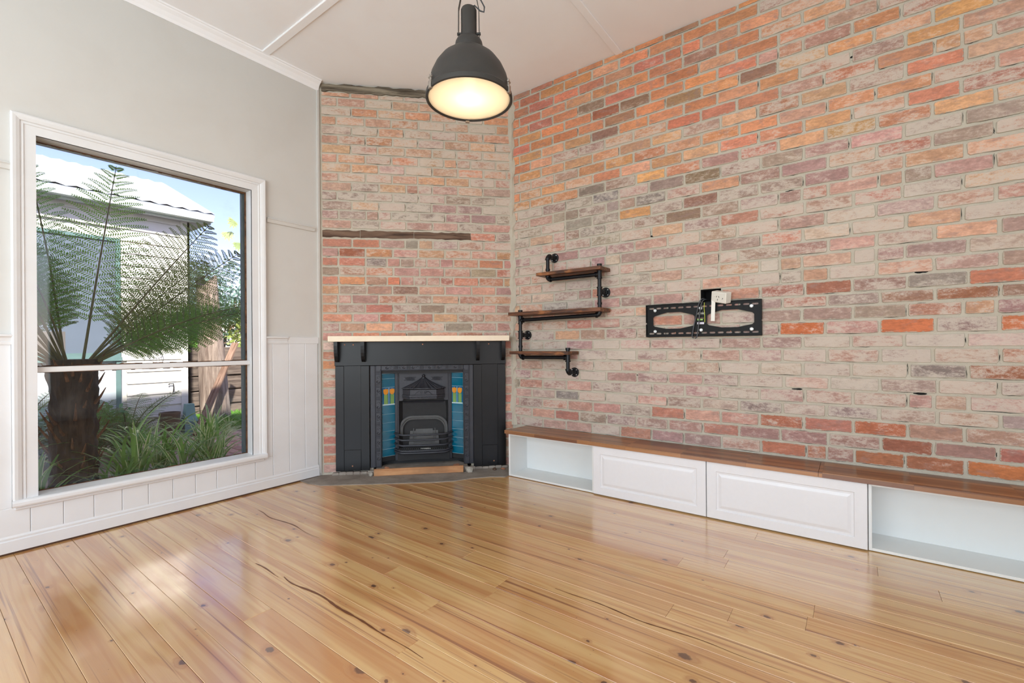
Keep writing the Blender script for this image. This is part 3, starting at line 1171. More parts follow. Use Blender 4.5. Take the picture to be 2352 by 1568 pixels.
# ------------------------------------------------------------------ timber mantelpiece
mp = fpE('mantelpiece')
tag(mp, 'black painted timber mantelpiece with cream shelf on small brackets', 'mantelpiece')
MB().cbox(0.100, 1.763, -0.17, 0.0, 1.253, 1.304, 0.003).build('mantel_shelf', CREAM, mp)['label'] = 'cream painted shelf board'
MB().cbox(0.130, 1.742, -0.045, -0.006, 1.026, 1.252, 0.003).build('frieze_board', BLACKP, mp)


def ring_panel(x0, x1, z0, z1, y, rings, back):
    """board with a front made of nested rectangles; rings = (inset, depth)"""
    v, f = [], []
    for ins, d in rings:
        v += [(x0 + ins, y + d, z0 + ins), (x1 - ins, y + d, z0 + ins), (x1 - ins, y + d, z1 - ins), (x0 + ins, y + d, z1 - ins)]
    n = len(rings)
    for r in range(n - 1):
        for i in range(4):
            f.append((r * 4 + i, r * 4 + (i + 1) % 4, (r + 1) * 4 + (i + 1) % 4, (r + 1) * 4 + i))
    f.append(tuple((n - 1) * 4 + i for i in range(4)))
    o = len(v)
    v += [(x0, back, z0), (x1, back, z0), (x1, back, z1), (x0, back, z1)]
    for i in range(4):
        f.append((i, o + i, o + (i + 1) % 4, (i + 1) % 4))
    f.append((o + 3, o + 2, o + 1, o))
    return MB().add(v, f)


for (a, b_, pa, pb, zb) in ((0.135, 0.442, 0.211, 0.364, 0.04), (1.424, 1.738, 1.506, 1.66, 0.032)):
    pil = MB()
    y = -0.04
    pil.cbox(a, pa, y, -0.006, zb, 1.025, 0.002).cbox(pb, b_, y, -0.006, zb, 1.025, 0.002).cbox(pa, pb, y, -0.006, zb, 0.235, 0.002)
    po = pil.build('pilaster', BLACKP, mp)
    MB().box(pa, pb, y + 0.006, -0.006, 0.235, 1.025).build('sunk_panel', BLACKP, po)
for cx in (0.158, 0.396, 1.466, 1.712):
    p = []
    for i in range(9):
        t = i / 8
        p.append((0.045 + 0.085 * math.cos(t * PI / 2) ** 0.7, 1.252 - 0.19 * math.sin(t * PI / 2)))
    pts = [(0.044, 1.252)] + p + [(0.044, 1.062)]
    mb = MB()
    n = len(pts)
    v = [(cx - 0.016, -o, z) for o, z in pts] + [(cx + 0.016, -o, z) for o, z in pts]
    mb.add(v, [tuple(range(n)), tuple(range(2 * n - 1, n - 1, -1))] + [(i, i + n, (i + 1) % n + n, (i + 1) % n) for i in range(n)])
    mb.build('bracket', BLACKP, mp)
PLUG = plain('bare_wood_plug', (190, 128, 92), 0.7, bump=0)
for (s, z) in ((0.222, 1.225), (0.30, 1.224), (0.94, 1.224), (1.575, 1.224), (0.285, 0.085), (1.62, 0.078)):
    mb = MB()
    mb.tube([(s, -0.0465 if z > 1 else -0.0415, z), (s, -0.03, z)], 0.006, 10)
    mb.build('screw_plug', PLUG, mp)

# ------------------------------------------------------------------ cast iron register grate
gr = fpE('fireplace_insert')
tag(gr, 'black cast iron fireplace insert with teal tile cheeks and tulip tiles', 'fireplace')
fr = MB()
# outer frame: two stiles and a head with a raised rim
for (a, b_) in ((0.445, 0.549), (1.327, 1.424)):
    fr.cbox(a, b_, -0.018, 0.02, 0.055, 1.024, 0.003)
fr.cbox(0.549, 1.327, -0.018, 0.02, 0.975, 1.024, 0.003)
fo = fr.build('iron_frame', IRON, gr)
rim = MB()
for (a, b_, z0, z1) in ((0.488, 0.498, 0.06, 1.02), (1.376, 1.386, 0.06, 1.02), (0.538, 0.549, 0.07, 0.985), (1.327, 1.338, 0.07, 0.985), (0.549, 1.327, 0.973, 0.982)):
    rim.cbox(a, b_, -0.026, -0.016, z0, z1, 0.003)
rim.build('frame_bead', IRON, fo)
# scroll and reed relief running round the frame
rel = MB()


def scroll(cx, cz, r, flip, vert):
    pts = []
    for i in range(15):
        t = i / 14
        a = t * 3.4 * PI * 0.5 * flip
        q = r * (1 - 0.72 * t)
        pts.append((cx + q * math.cos(a), -0.020, cz + q * math.sin(a)))
    rel.tube(pts, 0.0036, 5)


for cx in (0.518, 1.357):
    z = 0.14
    k = 0
    while z < 0.96:
        scroll(cx, z, 0.017, 1 if k % 2 else -1, True)
        scroll(cx, z + 0.036, 0.015, -1 if k % 2 else 1, True)
        for j in range(4):
            rel.cbox(cx - 0.015, cx + 0.015, -0.023, -0.017, z + 0.066 + j * 0.010, z + 0.071 + j * 0.010, 0.0015)
        z += 0.122
        k += 1
x = 0.60
k = 0
while x < 1.29:
    scroll(x, 1.003, 0.014, 1 if k % 2 else -1, False)
    scroll(x + 0.036, 1.003, 0.013, -1 if k % 2 else 1, False)
    for j in range(4):
        rel.cbox(x + 0.066 + j * 0.010, x + 0.071 + j * 0.010, -0.023, -0.017, 0.988, 1.018, 0.0015)
    x += 0.122
    k += 1
rel.build('scroll_relief', IRON, fo)['kind'] = 'stuff'
# splayed tile panels
ZT = [0.943, 0.894, 0.811, 0.637, 0.552, 0.469, 0.387, 0.302, 0.217, 0.146]
ORANGE = plain('tulip_orange', (226, 148, 48), 0.12, var=0.15, bump=0, coat=0.5)
GREENT = plain('tulip_green', (136, 172, 84), 0.12, var=0.1, bump=0, coat=0.5)
WHITEL = plain('tile_white_line', (196, 222, 226), 0.15, bump=0)
BLUET = plain('tulip_tile_blue', (20, 96, 140), 0.1, var=0.1, bump=0, coat=0.5)
for side in (-1, 1):
    if side < 0:
        A, B = Vector((0.551, 0.008, 0)), Vector((0.668, 0.085, 0))
    else:
        A, B = Vector((1.325, 0.008, 0)), Vector((1.212, 0.085, 0))
    ex = (B - A).normalized() if side < 0 else (A - B).normalized()
    org = A if side < 0 else B
    wd = (B - A).length
    ez = Vector((0, 0, 1))
    ey = ez.cross(ex)
    M_ = Matrix(((ex.x, ey.x, 0, org.x), (ex.y, ey.y, 0, org.y), (0, 0, 1, 0), (0, 0, 0, 1)))
    pn = MB().box(-0.004, wd + 0.004, 0.004, 0.02, 0.1, 0.975, M_)
    pn.build('tile_cheek', GROUT if False else IROND, gr)
    MB().box(0.001, wd - 0.001, 0.0005, 0.004, ZT[-1] - 0.002, ZT[0] + 0.002, M_).build('grout', GROUT, gr)
    for i in range(9):
        z1, z0 = ZT[i], ZT[i + 1]
        tile = MB().cbox(0.002, wd - 0.002, -0.0035, 0.003, z0 + 0.002, z1 - 0.002, 0.0015, M_)
        to = tile.build('tile', BLUET if i == 2 else TEALT, gr)
        if i == 2:
            to['label'] = 'tulip patterned tile'
            to.name = 'tulip_tile'
            hh = z1 - z0
            for cxu in (0.27, 0.74):
                cx = wd * cxu
                st = MB()
                for dx in (-0.017, -0.004, 0.009):
                    st.box(cx + dx, cx + dx + 0.010, -0.0048, -0.003, z0 + 0.012, z0 + hh * 0.60, M_)
                st.build('tulip_stem', GREENT, to)
                pe = MB()
                for dx, sc_, tl in ((-0.015, 0.9, -0.2), (0.0, 1.05, 0.0), (0.015, 0.9, 0.2)):
                    pts = []
                    for j in range(12):
                        a = 2 * PI * j / 12
                        px, pz = 0.0105 * math.cos(a), 0.030 * sc_ * math.sin(a)
                        pts.append((cx + dx + px * math.cos(tl) + pz * math.sin(tl) * 0.6, z0 + hh * 0.76 + pz * math.cos(tl)))
                    nn = len(pts)
                    yy = -0.0052 - 0.0006 * (dx == 0)
                    pe.add([(p[0], yy, p[1]) for p in pts] + [(p[0], -0.003, p[1]) for p in pts], [tuple(range(nn))] + [(j, j + nn, (j + 1) % nn + nn, (j + 1) % nn) for j in range(nn)], M_)
                pe.build('tulip_head', ORANGE, to)
            MB().box(wd * 0.505 - 0.0016, wd * 0.505 + 0.0016, -0.005, -0.003, z0 + 0.012, z1 - 0.006, M_).box(0.004, wd - 0.004, -0.005, -0.003, z0 + 0.004, z0 + 0.012, M_).build('tile_line', WHITEL, to)
# head of the recess, inner stiles, hood plate
MB().box(0.549, 1.327, 0.0, 0.13, 0.946, 0.976).build('soffit', IROND, gr)
for (a, b_) in ((0.664, 0.704), (1.178, 1.216)):
    MB().cbox(a, b_, 0.072, 0.1, 0.09, 0.946, 0.004).cbox(a + 0.012, b_ - 0.012, 0.066, 0.08, 0.09, 0.946, 0.003).build('inner_stile', IRON, gr)
hd = MB()
hd.prism([(0.704, 0.946), (0.704, 0.672), (0.735, 0.672), (0.748, 0.690), (0.79, 0.697), (1.09, 0.697), (1.134, 0.69), (1.147, 0.672), (1.178, 0.672), (1.178, 0.946)], 0.08, 0.094)
ho = hd.build('hood_plate', IRON, gr)
cn = MB()
CXH = 0.941


def canopy(u, v):
    a = PI * u
    t = v
    hw = 0.016 + 0.186 * (t ** 1.1)
    pr = 0.012 + 0.085 * (t ** 1.2)
    z = 0.904 - 0.107 * (t ** 0.85)
    rib = 1 + 0.05 * math.sin(a * 26) * min(1, t * 1.5)
    ca, sa = math.cos(a), math.sin(a)
    sx = math.copysign(abs(ca) ** 0.8, ca)
    return (CXH - hw * sx * rib, 0.082 - pr * (sa ** 0.7) * rib, z)


cn.grid(canopy, 104, 12)
cn.tube([(CXH - 0.198, 0.075, 0.796)] + [canopy(i / 40, 1.0) for i in range(2, 39)] + [(CXH + 0.198, 0.075, 0.796)], 0.007, 6)
cn.build('canopy', IRON, ho, True)
bd = MB()
fa_ = [(CXH - 0.2, 0.082), (CXH - 0.198, 0.045), (CXH - 0.125, -0.004), (CXH + 0.125, -0.004), (CXH + 0.198, 0.045), (CXH + 0.2, 0.082)]
bd.slab(fa_, 0.735, 0.785)
bd.slab([(x + (0.006 if x > CXH else -0.006), y - 0.005) for x, y in fa_], 0.716, 0.733)
bd.slab([(x + (0.003 if x > CXH else -0.003), y - 0.002) for x, y in fa_], 0.697, 0.713)
for i in range(22):
    xx = CXH - 0.12 + 0.24 * i / 21
    bd.cbox(xx - 0.003, xx + 0.003, -0.014, -0.004, 0.708, 0.716, 0.002)
for sg in (-1, 1):
    pts = [(CXH + sg * (0.02 + 0.075 * t + 0.0), -0.007, 0.752 + 0.016 * math.sin(t * 5.0)) for t in [i / 14 for i in range(15)]]
    bd.tube(pts, [0.004 - 0.0025 * i / 14 for i in range(15)], 5)
    bd.tube([(CXH + sg * (0.022 + 0.013 * math.cos(a)), -0.007, 0.760 + 0.013 * math.sin(a)) for a in [i * 0.4 for i in range(13)]], 0.003, 5)
bd.build('hood_band', IRON, ho)
kn = MB()
kn.lathe([(0.0, 0.03), (0.012, 0.026), (0.016, 0.014), (0.012, 0.004), (0.018, 0.0), (0.02, -0.01)], 14, Matrix.Translation((CXH, 0.066, 0.900)))
kn.build('finial', IRON, ho, True)
lat = MB()
for (a, b_, z0, z1) in ((0.752, 0.87, 0.868, 0.905), (1.012, 1.13, 0.868, 0.905)):
    for i in range(-4, 15):
        for sg in (-1, 1):
            x0 = a + i * 0.010
            p = [(x0, z0), (x0 + sg * (z1 - z0), z1)]
            if min(p[0][0], p[1][0]) < a or max(p[0][0], p[1][0]) > b_:
                continue
            lat.tube([(p[0][0], 0.079, p[0][1]), (p[1][0], 0.079, p[1][1])], 0.0013, 4)
lat.build('lattice', IRON, ho)['kind'] = 'stuff'
# firebox
fbx = MB()
fbx.add([(0.704, 0.09, 0.09), (0.80, 0.30, 0.09), (1.08, 0.30, 0.09), (1.178, 0.09, 0.09), (0.704, 0.09, 0.70), (0.83, 0.26, 0.70), (1.05, 0.26, 0.70), (1.178, 0.09, 0.70)],
        [(0, 1, 5, 4), (1, 2, 6, 5), (2, 3, 7, 6), (4, 5, 6, 7)])
fbx.build('firebox', IROND, gr)
up = MB()
up.add([(0.735, 0.12, 0.66), (1.147, 0.12, 0.66), (1.04, 0.19, 0.535), (0.835, 0.19, 0.535), (0.735, 0.14, 0.67), (1.147, 0.14, 0.67), (1.04, 0.21, 0.52), (0.835, 0.21, 0.52)],
       [(0, 3, 2, 1), (0, 1, 5, 4), (3, 0, 4, 7), (1, 2, 6, 5), (2, 3, 7, 6)])
up.add([(0.86, 0.139, 0.635), (1.03, 0.139, 0.635), (1.01, 0.178, 0.56), (0.875, 0.178, 0.56), (0.855, 0.130, 0.64), (1.035, 0.130, 0.64), (1.015, 0.174, 0.553), (0.87, 0.174, 0.553)], [(0, 1, 2, 3), (4, 5, 1, 0), (5, 6, 2, 1), (6, 7, 3, 2), (7, 4, 0, 3)])
up.cbox(0.832, 1.045, 0.165, 0.21, 0.515, 0.53, 0.003)
up.build('throat_plate', IRON, gr)
arch = MB()
ap = [(0.715, 0.11, 0.34), (0.715, 0.11, 0.40)] + [(0.83 - 0.115 * math.cos(a), 0.11 + 0.01 * math.sin(a), 0.40 + 0.105 * math.sin(a)) for a in [i * PI / 2 / 8 for i in range(1, 9)]]
ap += [(1.05 + 0.115 * math.sin(a), 0.11 + 0.01 * math.cos(a), 0.40 + 0.105 * math.cos(a)) for a in [i * PI / 2 / 8 for i in range(0, 9)]] + [(1.165, 0.11, 0.34)]
arch.tube(ap, 0.014, 8)
arch.tube([(x + (0.94 - x) * 0.07, y - 0.004, z - 0.018) for x, y, z in ap], 0.008, 6)
arch.build('arch_rail', ASHY, gr, True)
ash = MB()
ash.add([(0.792, 0.085, 0.225), (1.090, 0.085, 0.225), (1.068, 0.165, 0.475), (0.815, 0.165, 0.475), (0.792, 0.11, 0.225), (1.09, 0.11, 0.225), (1.068, 0.19, 0.475), (0.815, 0.19, 0.475)],
        [(0, 3, 2, 1), (3, 0, 4, 7), (1, 2, 6, 5), (2, 3, 7, 6), (0, 1, 5, 4)])
oct_ = [(0.855, 0.44), (1.03, 0.44), (1.045, 0.425), (1.055, 0.275), (1.04, 0.26), (0.845, 0.26), (0.83, 0.275), (0.842, 0.425)]
yy = lambda z: 0.085 + (z - 0.225) * 0.32
oc = [Vector((x, yy(z) - 0.004, z)) for x, z in oct_]
for i in range(8):
    ash.tube([oc[i], oc[(i + 1) % 8]], 0.005, 5)
ash.add([(0.94 + (p.x - 0.94) * 0.80, p.y - 0.006 + 0.0, 0.35 + (p.z - 0.35) * 0.72) for p in oc], [tuple(range(7, -1, -1))])
ash.build('fire_door', ASHY, gr)


def bow(z, e, m):
    pts = [(0.664, 0.066, z + e), (0.676, 0.03, z + e), (0.70, 0.006, z + e * 0.6)]
    pts += [(0.74 + 0.402 * i / 10, -0.012 - 0.012 * math.sin(PI * i / 10), z) for i in range(11)]
    pts += [(1.178, 0.006, z + e * 0.6), (1.204, 0.03, z + e), (1.216, 0.066, z + e)]
    return pts


for z, e in ((0.352, 0.010), (0.303, 0.012), (0.250, 0.012), (0.197, 0.012)):
    MB().tube(bow(z, e, 0), 0.0095, 8).build('grate_bar', IRON, gr, True)
MB().tube(bow(0.178, 0.01, 0), 0.011, 8).build('grate_bar', IRON, gr, True)
bt = MB()
bt.slab([(0.69, 0.10), (0.70, 0.012), (0.75, -0.006), (1.13, -0.006), (1.18, 0.012), (1.19, 0.10)], 0.198, 0.205)
bt.build('bottom_grate', ASHY, gr)
sl = MB()
for i in range(24):
    s = 0.715 + 0.45 * i / 23
    sl.add([(s, 0.004, 0.2056), (s + 0.010, 0.004, 0.2056), (s + 0.016, 0.07, 0.2056), (s + 0.006, 0.07, 0.2056)], [(0, 1, 2, 3)])
sl.build('grate_slots', DARKH, gr)
MB().slab([(0.80, 0.04), (0.86, 0.012), (0.90, 0.02), (0.875, 0.05)], 0.206, 0.2085, Matrix.Translation((0.11, 0.01, 0))).build('paper_scrap', PLASTW, gr)
ap_ = MB()
ap_.grid(lambda u, v: (0.69 + 0.50 * u, 0.05 - 0.02 * math.sin(PI * u), 0.09 + 0.075 * v + (0.015 * math.sin(PI * u)) * (1 - v)), 16, 2)
ap_.build('lower_apron', IROND, gr)
fdt = MB()
fdt.slab([(0.50, 0.02), (0.50, -0.10), (1.36, -0.10), (1.36, 0.02), (1.19, 0.24), (0.69, 0.24)], 0.004, 0.052)
fdt.build('hearth_fill', HEARTH, gr)

# timber strip and rubble in front of the grate
tb = MB().cbox(0.493, 1.318, -0.142, -0.118, 0.007, 0.070, 0.003)
tbo = tb.build('timber_strip', mat_weathered('raw_pine_strip', (176, 122, 84), (206, 156, 112), 0), None, False, FP_ORG, FP_ROT)
tag(tbo, 'bare pine strip lying along the front of the grate', 'timber strip')


def rubble(name, s, d, z, r, col, label, cat, seed):
    rr = random.Random(seed)
    mb = MB()
    bm = bmesh.new()
    bmesh.ops.create_icosphere(bm, subdivisions=1, radius=1.0)
    bm.verts.index_update()
    k = [rr.uniform(0.72, 1.2) for _ in bm.verts]
    v = [(q.co.x * r[0] * k[q.index], q.co.y * r[1] * k[q.index], max(-0.6, q.co.z) * r[2] * k[q.index]) for q in bm.verts]
    mb.add(v, [tuple(q.index for q in f.verts) for f in bm.faces])
    bm.free()
    o = mb.build(name, col)
    lo = min(q[2] for q in v)
    o.matrix_world = Matrix.Translation(FP_ORG) @ Matrix.Rotation(FP_ROT, 4, 'Z') @ Matrix.Translation((s, -d, z - lo)) @ Matrix.Rotation(rr.uniform(0, 3), 4, 'Z')
    tag(o, label, cat)
    return o


BRK = plain('broken_brick', (182, 122, 92), 0.9, var=0.15, scale=30, bump=0.3)
MRT = plain('broken_mortar', (176, 168, 156), 0.95, var=0.15, scale=30, bump=0.3)
rubble('brick_chip', 0.60, 0.06, 0.052, (0.034, 0.022, 0.012), BRK, 'terracotta brick chip at the left of the grate floor', 'rubble', 1)
rubble('brick_chip', 1.255, 0.06, 0.052, (0.05, 0.035, 0.008), BRK, 'flat broken brick piece at the right of the grate floor', 'rubble', 2)
rubble('mortar_lump', 1.37, 0.135, 0.006, (0.042, 0.032, 0.035), MRT, 'lump of old mortar at the right end of the pine strip', 'rubble', 3)
rubble('mortar_lump', 0.465, 0.125, 0.006, (0.026, 0.022, 0.028), MRT, 'small mortar lump at the left end of the pine strip', 'rubble', 4)
rubble('mortar_lump', 1.62, 0.10, 0.006, (0.035, 0.022, 0.012), plain('dark_rubble', (96, 74, 60), 0.95, bump=0.3), 'dark rubble lump under the right leg of the mantelpiece', 'rubble', 5)
rubble('brick_chip', 1.70, 0.11, 0.006, (0.03, 0.018, 0.012), BRK, 'reddish chip in the corner by the open cabinet end', 'rubble', 6)

# ------------------------------------------------------------------ low cabinets along the brick wall
YF, YB_ = 3.386, 3.664
CT = 0.397


def carcass(name, x0, x1, label, door=False):
    t = empty(name, ((x0 + x1) / 2, YF, 0))
    tag(t, label, 'cabinet', 'low white cabinets')
    w_ = (x1 - x0) / 2
    th = 0.016
    d = YB_ - YF
    MB().cbox(-w_, -w_ + th, 0, d, 0.004, CT - 0.001, 0.001).build('side_panel', MELAM, t)
    MB().cbox(w_ - th, w_, 0, d, 0.004, CT - 0.001, 0.001).build('side_panel', MELAM, t)
    MB().cbox(-w_ + th, w_ - th, 0.001, d, CT - 0.001 - th, CT - 0.001, 0.001).build('top_panel', MELAM, t)
    MB().cbox(-w_ + th, w_ - th, 0.001, d, 0.004, 0.004 + th, 0.001).build('bottom_panel', MELAM, t)
    MB().box(-w_ + th, w_ - th, d - 0.006, d, 0.004 + th, CT - th).build('back_panel', MELAM, t)
    if door:
        dr = ring_panel(-w_ + 0.0015, w_ - 0.0015, 0.008, CT - 0.003, -0.019,
                        [(0.0, 0.002), (0.002, 0.0), (0.060, 0.0), (0.064, 0.006), (0.076, 0.0065), (0.094, 0.0012), (0.1, 0.0008)], -0.001)
        dr.build('door', FOIL, t)
    else:
        for (px, pz) in ((-w_ + th + 0.004, 0.34), (w_ - th - 0.004, 0.34)):
            MB().tube([(px - 0.004 if px < 0 else px + 0.004, d - 0.05, pz), (px, d - 0.05, pz)], 0.003, 8).build('shelf_peg', ZINC, t)
    return t


carcass('open_cabinet', -2.566, -1.699, 'open fronted white low cabinet next to the fireplace')
carcass('door_cabinet', -1.696, -0.829, 'white low cabinet with panelled door, the one nearer the fireplace', True)
carcass('door_cabinet', -0.826, 0.062, 'white low cabinet with panelled door, the one farther from the fireplace', True)
carcass('open_cabinet', 0.065, 0.955, 'open fronted white low cabinet at the right edge of the room')
w1 = MB().slab([(-2.588, 3.352), (-0.1765, 3.352), (-0.1765, 3.672), (-2.552, 3.672)], CT, 0.427).build('worktop', ACACIA)
tag(w1, 'long acacia butcher block worktop running to the fireplace corner', 'worktop')
w2_ = MB().box(-0.1745, 0.98, 3.352, 3.672, CT, 0.4275).build('worktop', ACACIA)
tag(w2_, 'shorter acacia butcher block worktop at the right edge', 'worktop')

# ------------------------------------------------------------------ iron pipe shelves on the brick wall
ps = empty('pipe_shelf_unit', (0, YR, 0))
tag(ps, 'zigzag wall shelf of black iron pipe with three burnt pine boards', 'shelf')
PY = -0.13      # pipe plane in front of the wall
PR = 0.0165


def sleeve(p, q, r):
    MB().tube([p, q], r, 14).build('coupling', PIPE, ps, True)


def straight(p, q):
    MB().tube([p, q], PR, 14).build('pipe', PIPE, ps, True)


def elbow(c, a, b_):
    """a, b_: unit directions of the two openings"""
    c, a, b_ = Vector(c), Vector(a), Vector(b_)
    R_ = 0.026
    pts = []
    ctr = c + a * R_ + b_ * R_
    for i in range(9):
        t = i / 8 * PI / 2
        pts.append(ctr - b_ * R_ * math.cos(t) - a * R_ * math.sin(t))
    mb = MB().tube(pts, 0.0205, 12)
    mb.tube([pts[0] + a * 0.009, pts[0] - a * 0.004], 0.0245, 12)
    mb.tube([pts[-1] + b_ * 0.009, pts[-1] - b_ * 0.004], 0.0245, 12)
    return mb.build('elbow', PIPE, ps, True)


def tee(c, a, b_):
    """run along a, branch along b_"""
    c, a, b_ = Vector(c), Vector(a), Vector(b_)
    mb = MB().tube([c - a * 0.034, c + a * 0.034], 0.0205, 12)
    mb.tube([c, c + b_ * 0.034], 0.0205, 12)
    for d in (a, -a, b_):
        mb.tube([c + d * 0.028, c + d * 0.038], 0.0245, 12)
    return mb.build('tee', PIPE, ps, True)


def flange(x, z):
    mb = MB()
    M_ = Matrix.Translation((x, 0, z)) @ Matrix.Rotation(PI / 2, 4, 'X')
    mb.lathe([(0, 0.006), (0.041, 0.006), (0.043, 0.009), (0.043, 0.014), (0.040, 0.017), (0.026, 0.018), (0.023, 0.034), (0.014, 0.036), (0, 0.036)], 24, M_)
    o = mb.build('flange', PIPE, ps, True)
    for k in range(4):
        a = PI / 4 + k * PI / 2
        MB().tube([(x + 0.032 * math.cos(a), -0.014, z + 0.032 * math.sin(a)), (x + 0.032 * math.cos(a), -0.020, z + 0.032 * math.sin(a))], 0.0055, 8).build('screw', ZINC, o)


X_, Z_ = Vector((1, 0, 0)), Vector((0, 0, 1))
IN = Vector((0, 1, 0))
xa, xb, xc, xd = -2.229, -1.716, -2.540, -2.026
# top of the run
flange(xa, 2.017)
straight((xa, -0.03, 2.017), (xa, PY + 0.03, 2.017))
elbow((xa, PY, 2.017), IN, -Z_)
straight((xa, PY, 1.99), (xa, PY, 1.83))
sleeve((xa, PY, 1.902), (xa, PY, 1.884), 0.021)
elbow((xa, PY, 1.804), Z_, X_)
straight((xa + 0.03, PY, 1.804), (xb - 0.03, PY, 1.804))
tee((xb, PY, 1.804), Z_, -X_)
sleeve((xb, PY, 1.868), (xb, PY, 1.892), 0.0215)
straight((xb, PY, 1.885), (xb, PY, 1.49))
tee((xb, PY, 1.660), Z_, IN)
straight((xb, PY + 0.03, 1.660), (xb, -0.03, 1.660))
flange(xb, 1.660)
sleeve((xb, PY, 1.566), (xb, PY, 1.548), 0.021)
elbow((xb, PY, 1.462), Z_, -X_)
straight((xb - 0.03, PY, 1.462), (xc + 0.03, PY, 1.446))
tee((xc, PY, 1.446), Z_, X_)
sleeve((xc, PY, 1.522), (xc, PY, 1.542), 0.0215)
straight((xc, PY, 1.54), (xc, PY, 1.12))
tee((xc, PY, 1.306), Z_, IN)
straight((xc, PY + 0.03, 1.306), (xc, -0.03, 1.306))
flange(xc, 1.306)
sleeve((xc, PY, 1.205), (xc, PY, 1.187), 0.021)
elbow((xc, PY, 1.094), Z_, X_)
straight((xc + 0.03, PY, 1.094), (xd - 0.03, PY, 1.097))
tee((xd, PY, 1.097), Z_, -X_)
sleeve((xd, PY, 1.162), (xd, PY, 1.184), 0.0215)
straight((xd, PY, 1.18), (xd, PY, 0.99))
elbow((xd, PY, 0.962), Z_, IN)
straight((xd, PY + 0.03, 0.962), (xd, -0.03, 0.962))
flange(xd, 0.962)
for (x0, x1, z0, z1) in ((-2.308, -1.672, 1.835, 1.864), (-2.628, -1.672, 1.488, 1.520), (-2.617, -1.982, 1.124, 1.152)):
    MB().cbox(x0, x1, -0.208, -0.012, z0, z1, 0.002).build('shelf_board', BURNT, ps)

# ------------------------------------------------------------------ television bracket
tv = empty('tv_wall_bracket', (0, YR, 0))
tag(tv, 'flat black steel television wall bracket with two oval cut-outs', 'bracket')
bx0, bx1, bz0, bz1 = -1.349, -0.519, 1.270, 1.527
bm = bmesh.new()


def loop_edges(pts):
    vs_ = [bm.verts.new((p[0], 0, p[1])) for p in pts]
    for i in range(len(vs_)):
        bm.edges.new((vs_[i], vs_[(i + 1) % len(vs_)]))


def rrect(cx, cz, w_, h_, n=5):
    r = h_ / 2
    pts = []
    for i in range(n + 1):
        a = -PI / 2 + PI * i / n
        pts.append((cx + w_ / 2 - r + r * math.cos(a), cz + r * math.sin(a)))
    for i in range(n + 1):
        a = PI / 2 + PI * i / n
        pts.append((cx - w_ / 2 + r + r * math.cos(a), cz + r * math.sin(a)))
    return pts


loop_edges([(bx0, bz0), (bx1, bz0), (bx1, bz1), (bx0, bz1)])
for i in range(14):
    cx = bx0 + 0.040 + i * (bx1 - bx0 - 0.08) / 13
    loop_edges(rrect(cx, bz1 - 0.030, 0.042, 0.0135))
    loop_edges(rrect(cx, bz0 + 0.026, 0.042, 0.0135))
for (a, b_) in ((-1.296, -0.975), (-0.885, -0.566)):
    c = (a + b_) / 2
    h = b_ - a
    loop_edges([(a + 0.012, 1.352), (c - h * 0.17, 1.333), (c + h * 0.17, 1.333), (b_ - 0.012, 1.352), (b_, 1.364), (b_, 1.424), (b_ - 0.012, 1.436), (c + h * 0.17, 1.462), (c - h * 0.17, 1.462), (a + 0.012, 1.436), (a, 1.424), (a, 1.364)])
bmesh.ops.triangle_fill(bm, use_beauty=True, use_dissolve=False, edges=bm.edges[:])
ext = bmesh.ops.extrude_face_region(bm, geom=bm.faces[:])
for q in [g for g in ext['geom'] if isinstance(g, bmesh.types.BMVert)]:
    q.co.y = -0.003
bmesh.ops.recalc_face_normals(bm, faces=bm.faces[:])
me = bpy.data.meshes.new('plate')
bm.to_mesh(me)
bm.free()
me.materials.append(STEELB)
pl = put(me, 'plate', tv, (0, -0.022, 0))
lip = MB()
lip.box(bx0, bx1, -0.042, -0.022, bz1 - 0.003, bz1).box(bx0, bx1, -0.036, -0.010, bz0 - 0.002, bz0 + 0.003).box(bx0, bx1, -0.046, -0.034, bz0 + 0.004, bz0 + 0.012)
lip.box(bx0 - 0.002, bx0 + 0.002, -0.040, -0.006, bz0, 1.372).box(bx0 - 0.002, bx0 + 0.002, -0.040, -0.006, 1.384, bz1)
lip.box(bx1 - 0.002, bx1 + 0.002, -0.040, -0.006, bz0, 1.372).box(bx1 - 0.002, bx1 + 0.002, -0.040, -0.006, 1.384, bz1)
lip.build('folded_edge', STEELB, tv)
for (x, z) in ((-1.281, 1.481), (-0.583, 1.482), (-1.281, 1.313), (-0.583, 1.316), (-0.931, 1.483), (-0.928, 1.317)):
    o = MB().lathe([(0, 0.004), (0.008, 0.004), (0.013, 0.002), (0.013, 0.0), (0, 0.0)], 18, Matrix.Translation((x, -0.025, z)) @ Matrix.Rotation(PI / 2, 4, 'X')).build('bolt', ZINC, tv)
    MB().tube([(x, -0.028, z), (x, -0.034, z)], 0.006, 6).tube([(x, -0.024, z), (x, 0.0, z)], 0.005, 8).build('bolt_head', ZINC, o)
for (x, z) in ((-1.122, 1.492), (-0.72, 1.494), (-1.12, 1.302), (-0.72, 1.303)):
    MB().tube([(x, -0.0255, z), (x, -0.0265, z)], 0.0035, 8).build('hole_plug', PLUG, tv)
cu = bpy.data.curves.new('logo', 'FONT')
cu.body = 'soniq'
cu.size = 0.030
cu.align_x = 'CENTER'
cu.extrude = 0.0003
tmp = bpy.data.objects.new('logo', cu)
COL.objects.link(tmp)
dg = bpy.context.evaluated_depsgraph_get()
lm = bpy.data.meshes.new_from_object(tmp.evaluated_get(dg))
bpy.data.objects.remove(tmp)
lm.materials.clear()
lm.materials.append(PLASTW)
lo = put(lm, 'logo', tv, (-0.930, -0.0255, 1.436))
lo.rotation_euler = (PI / 2, 0, 0)
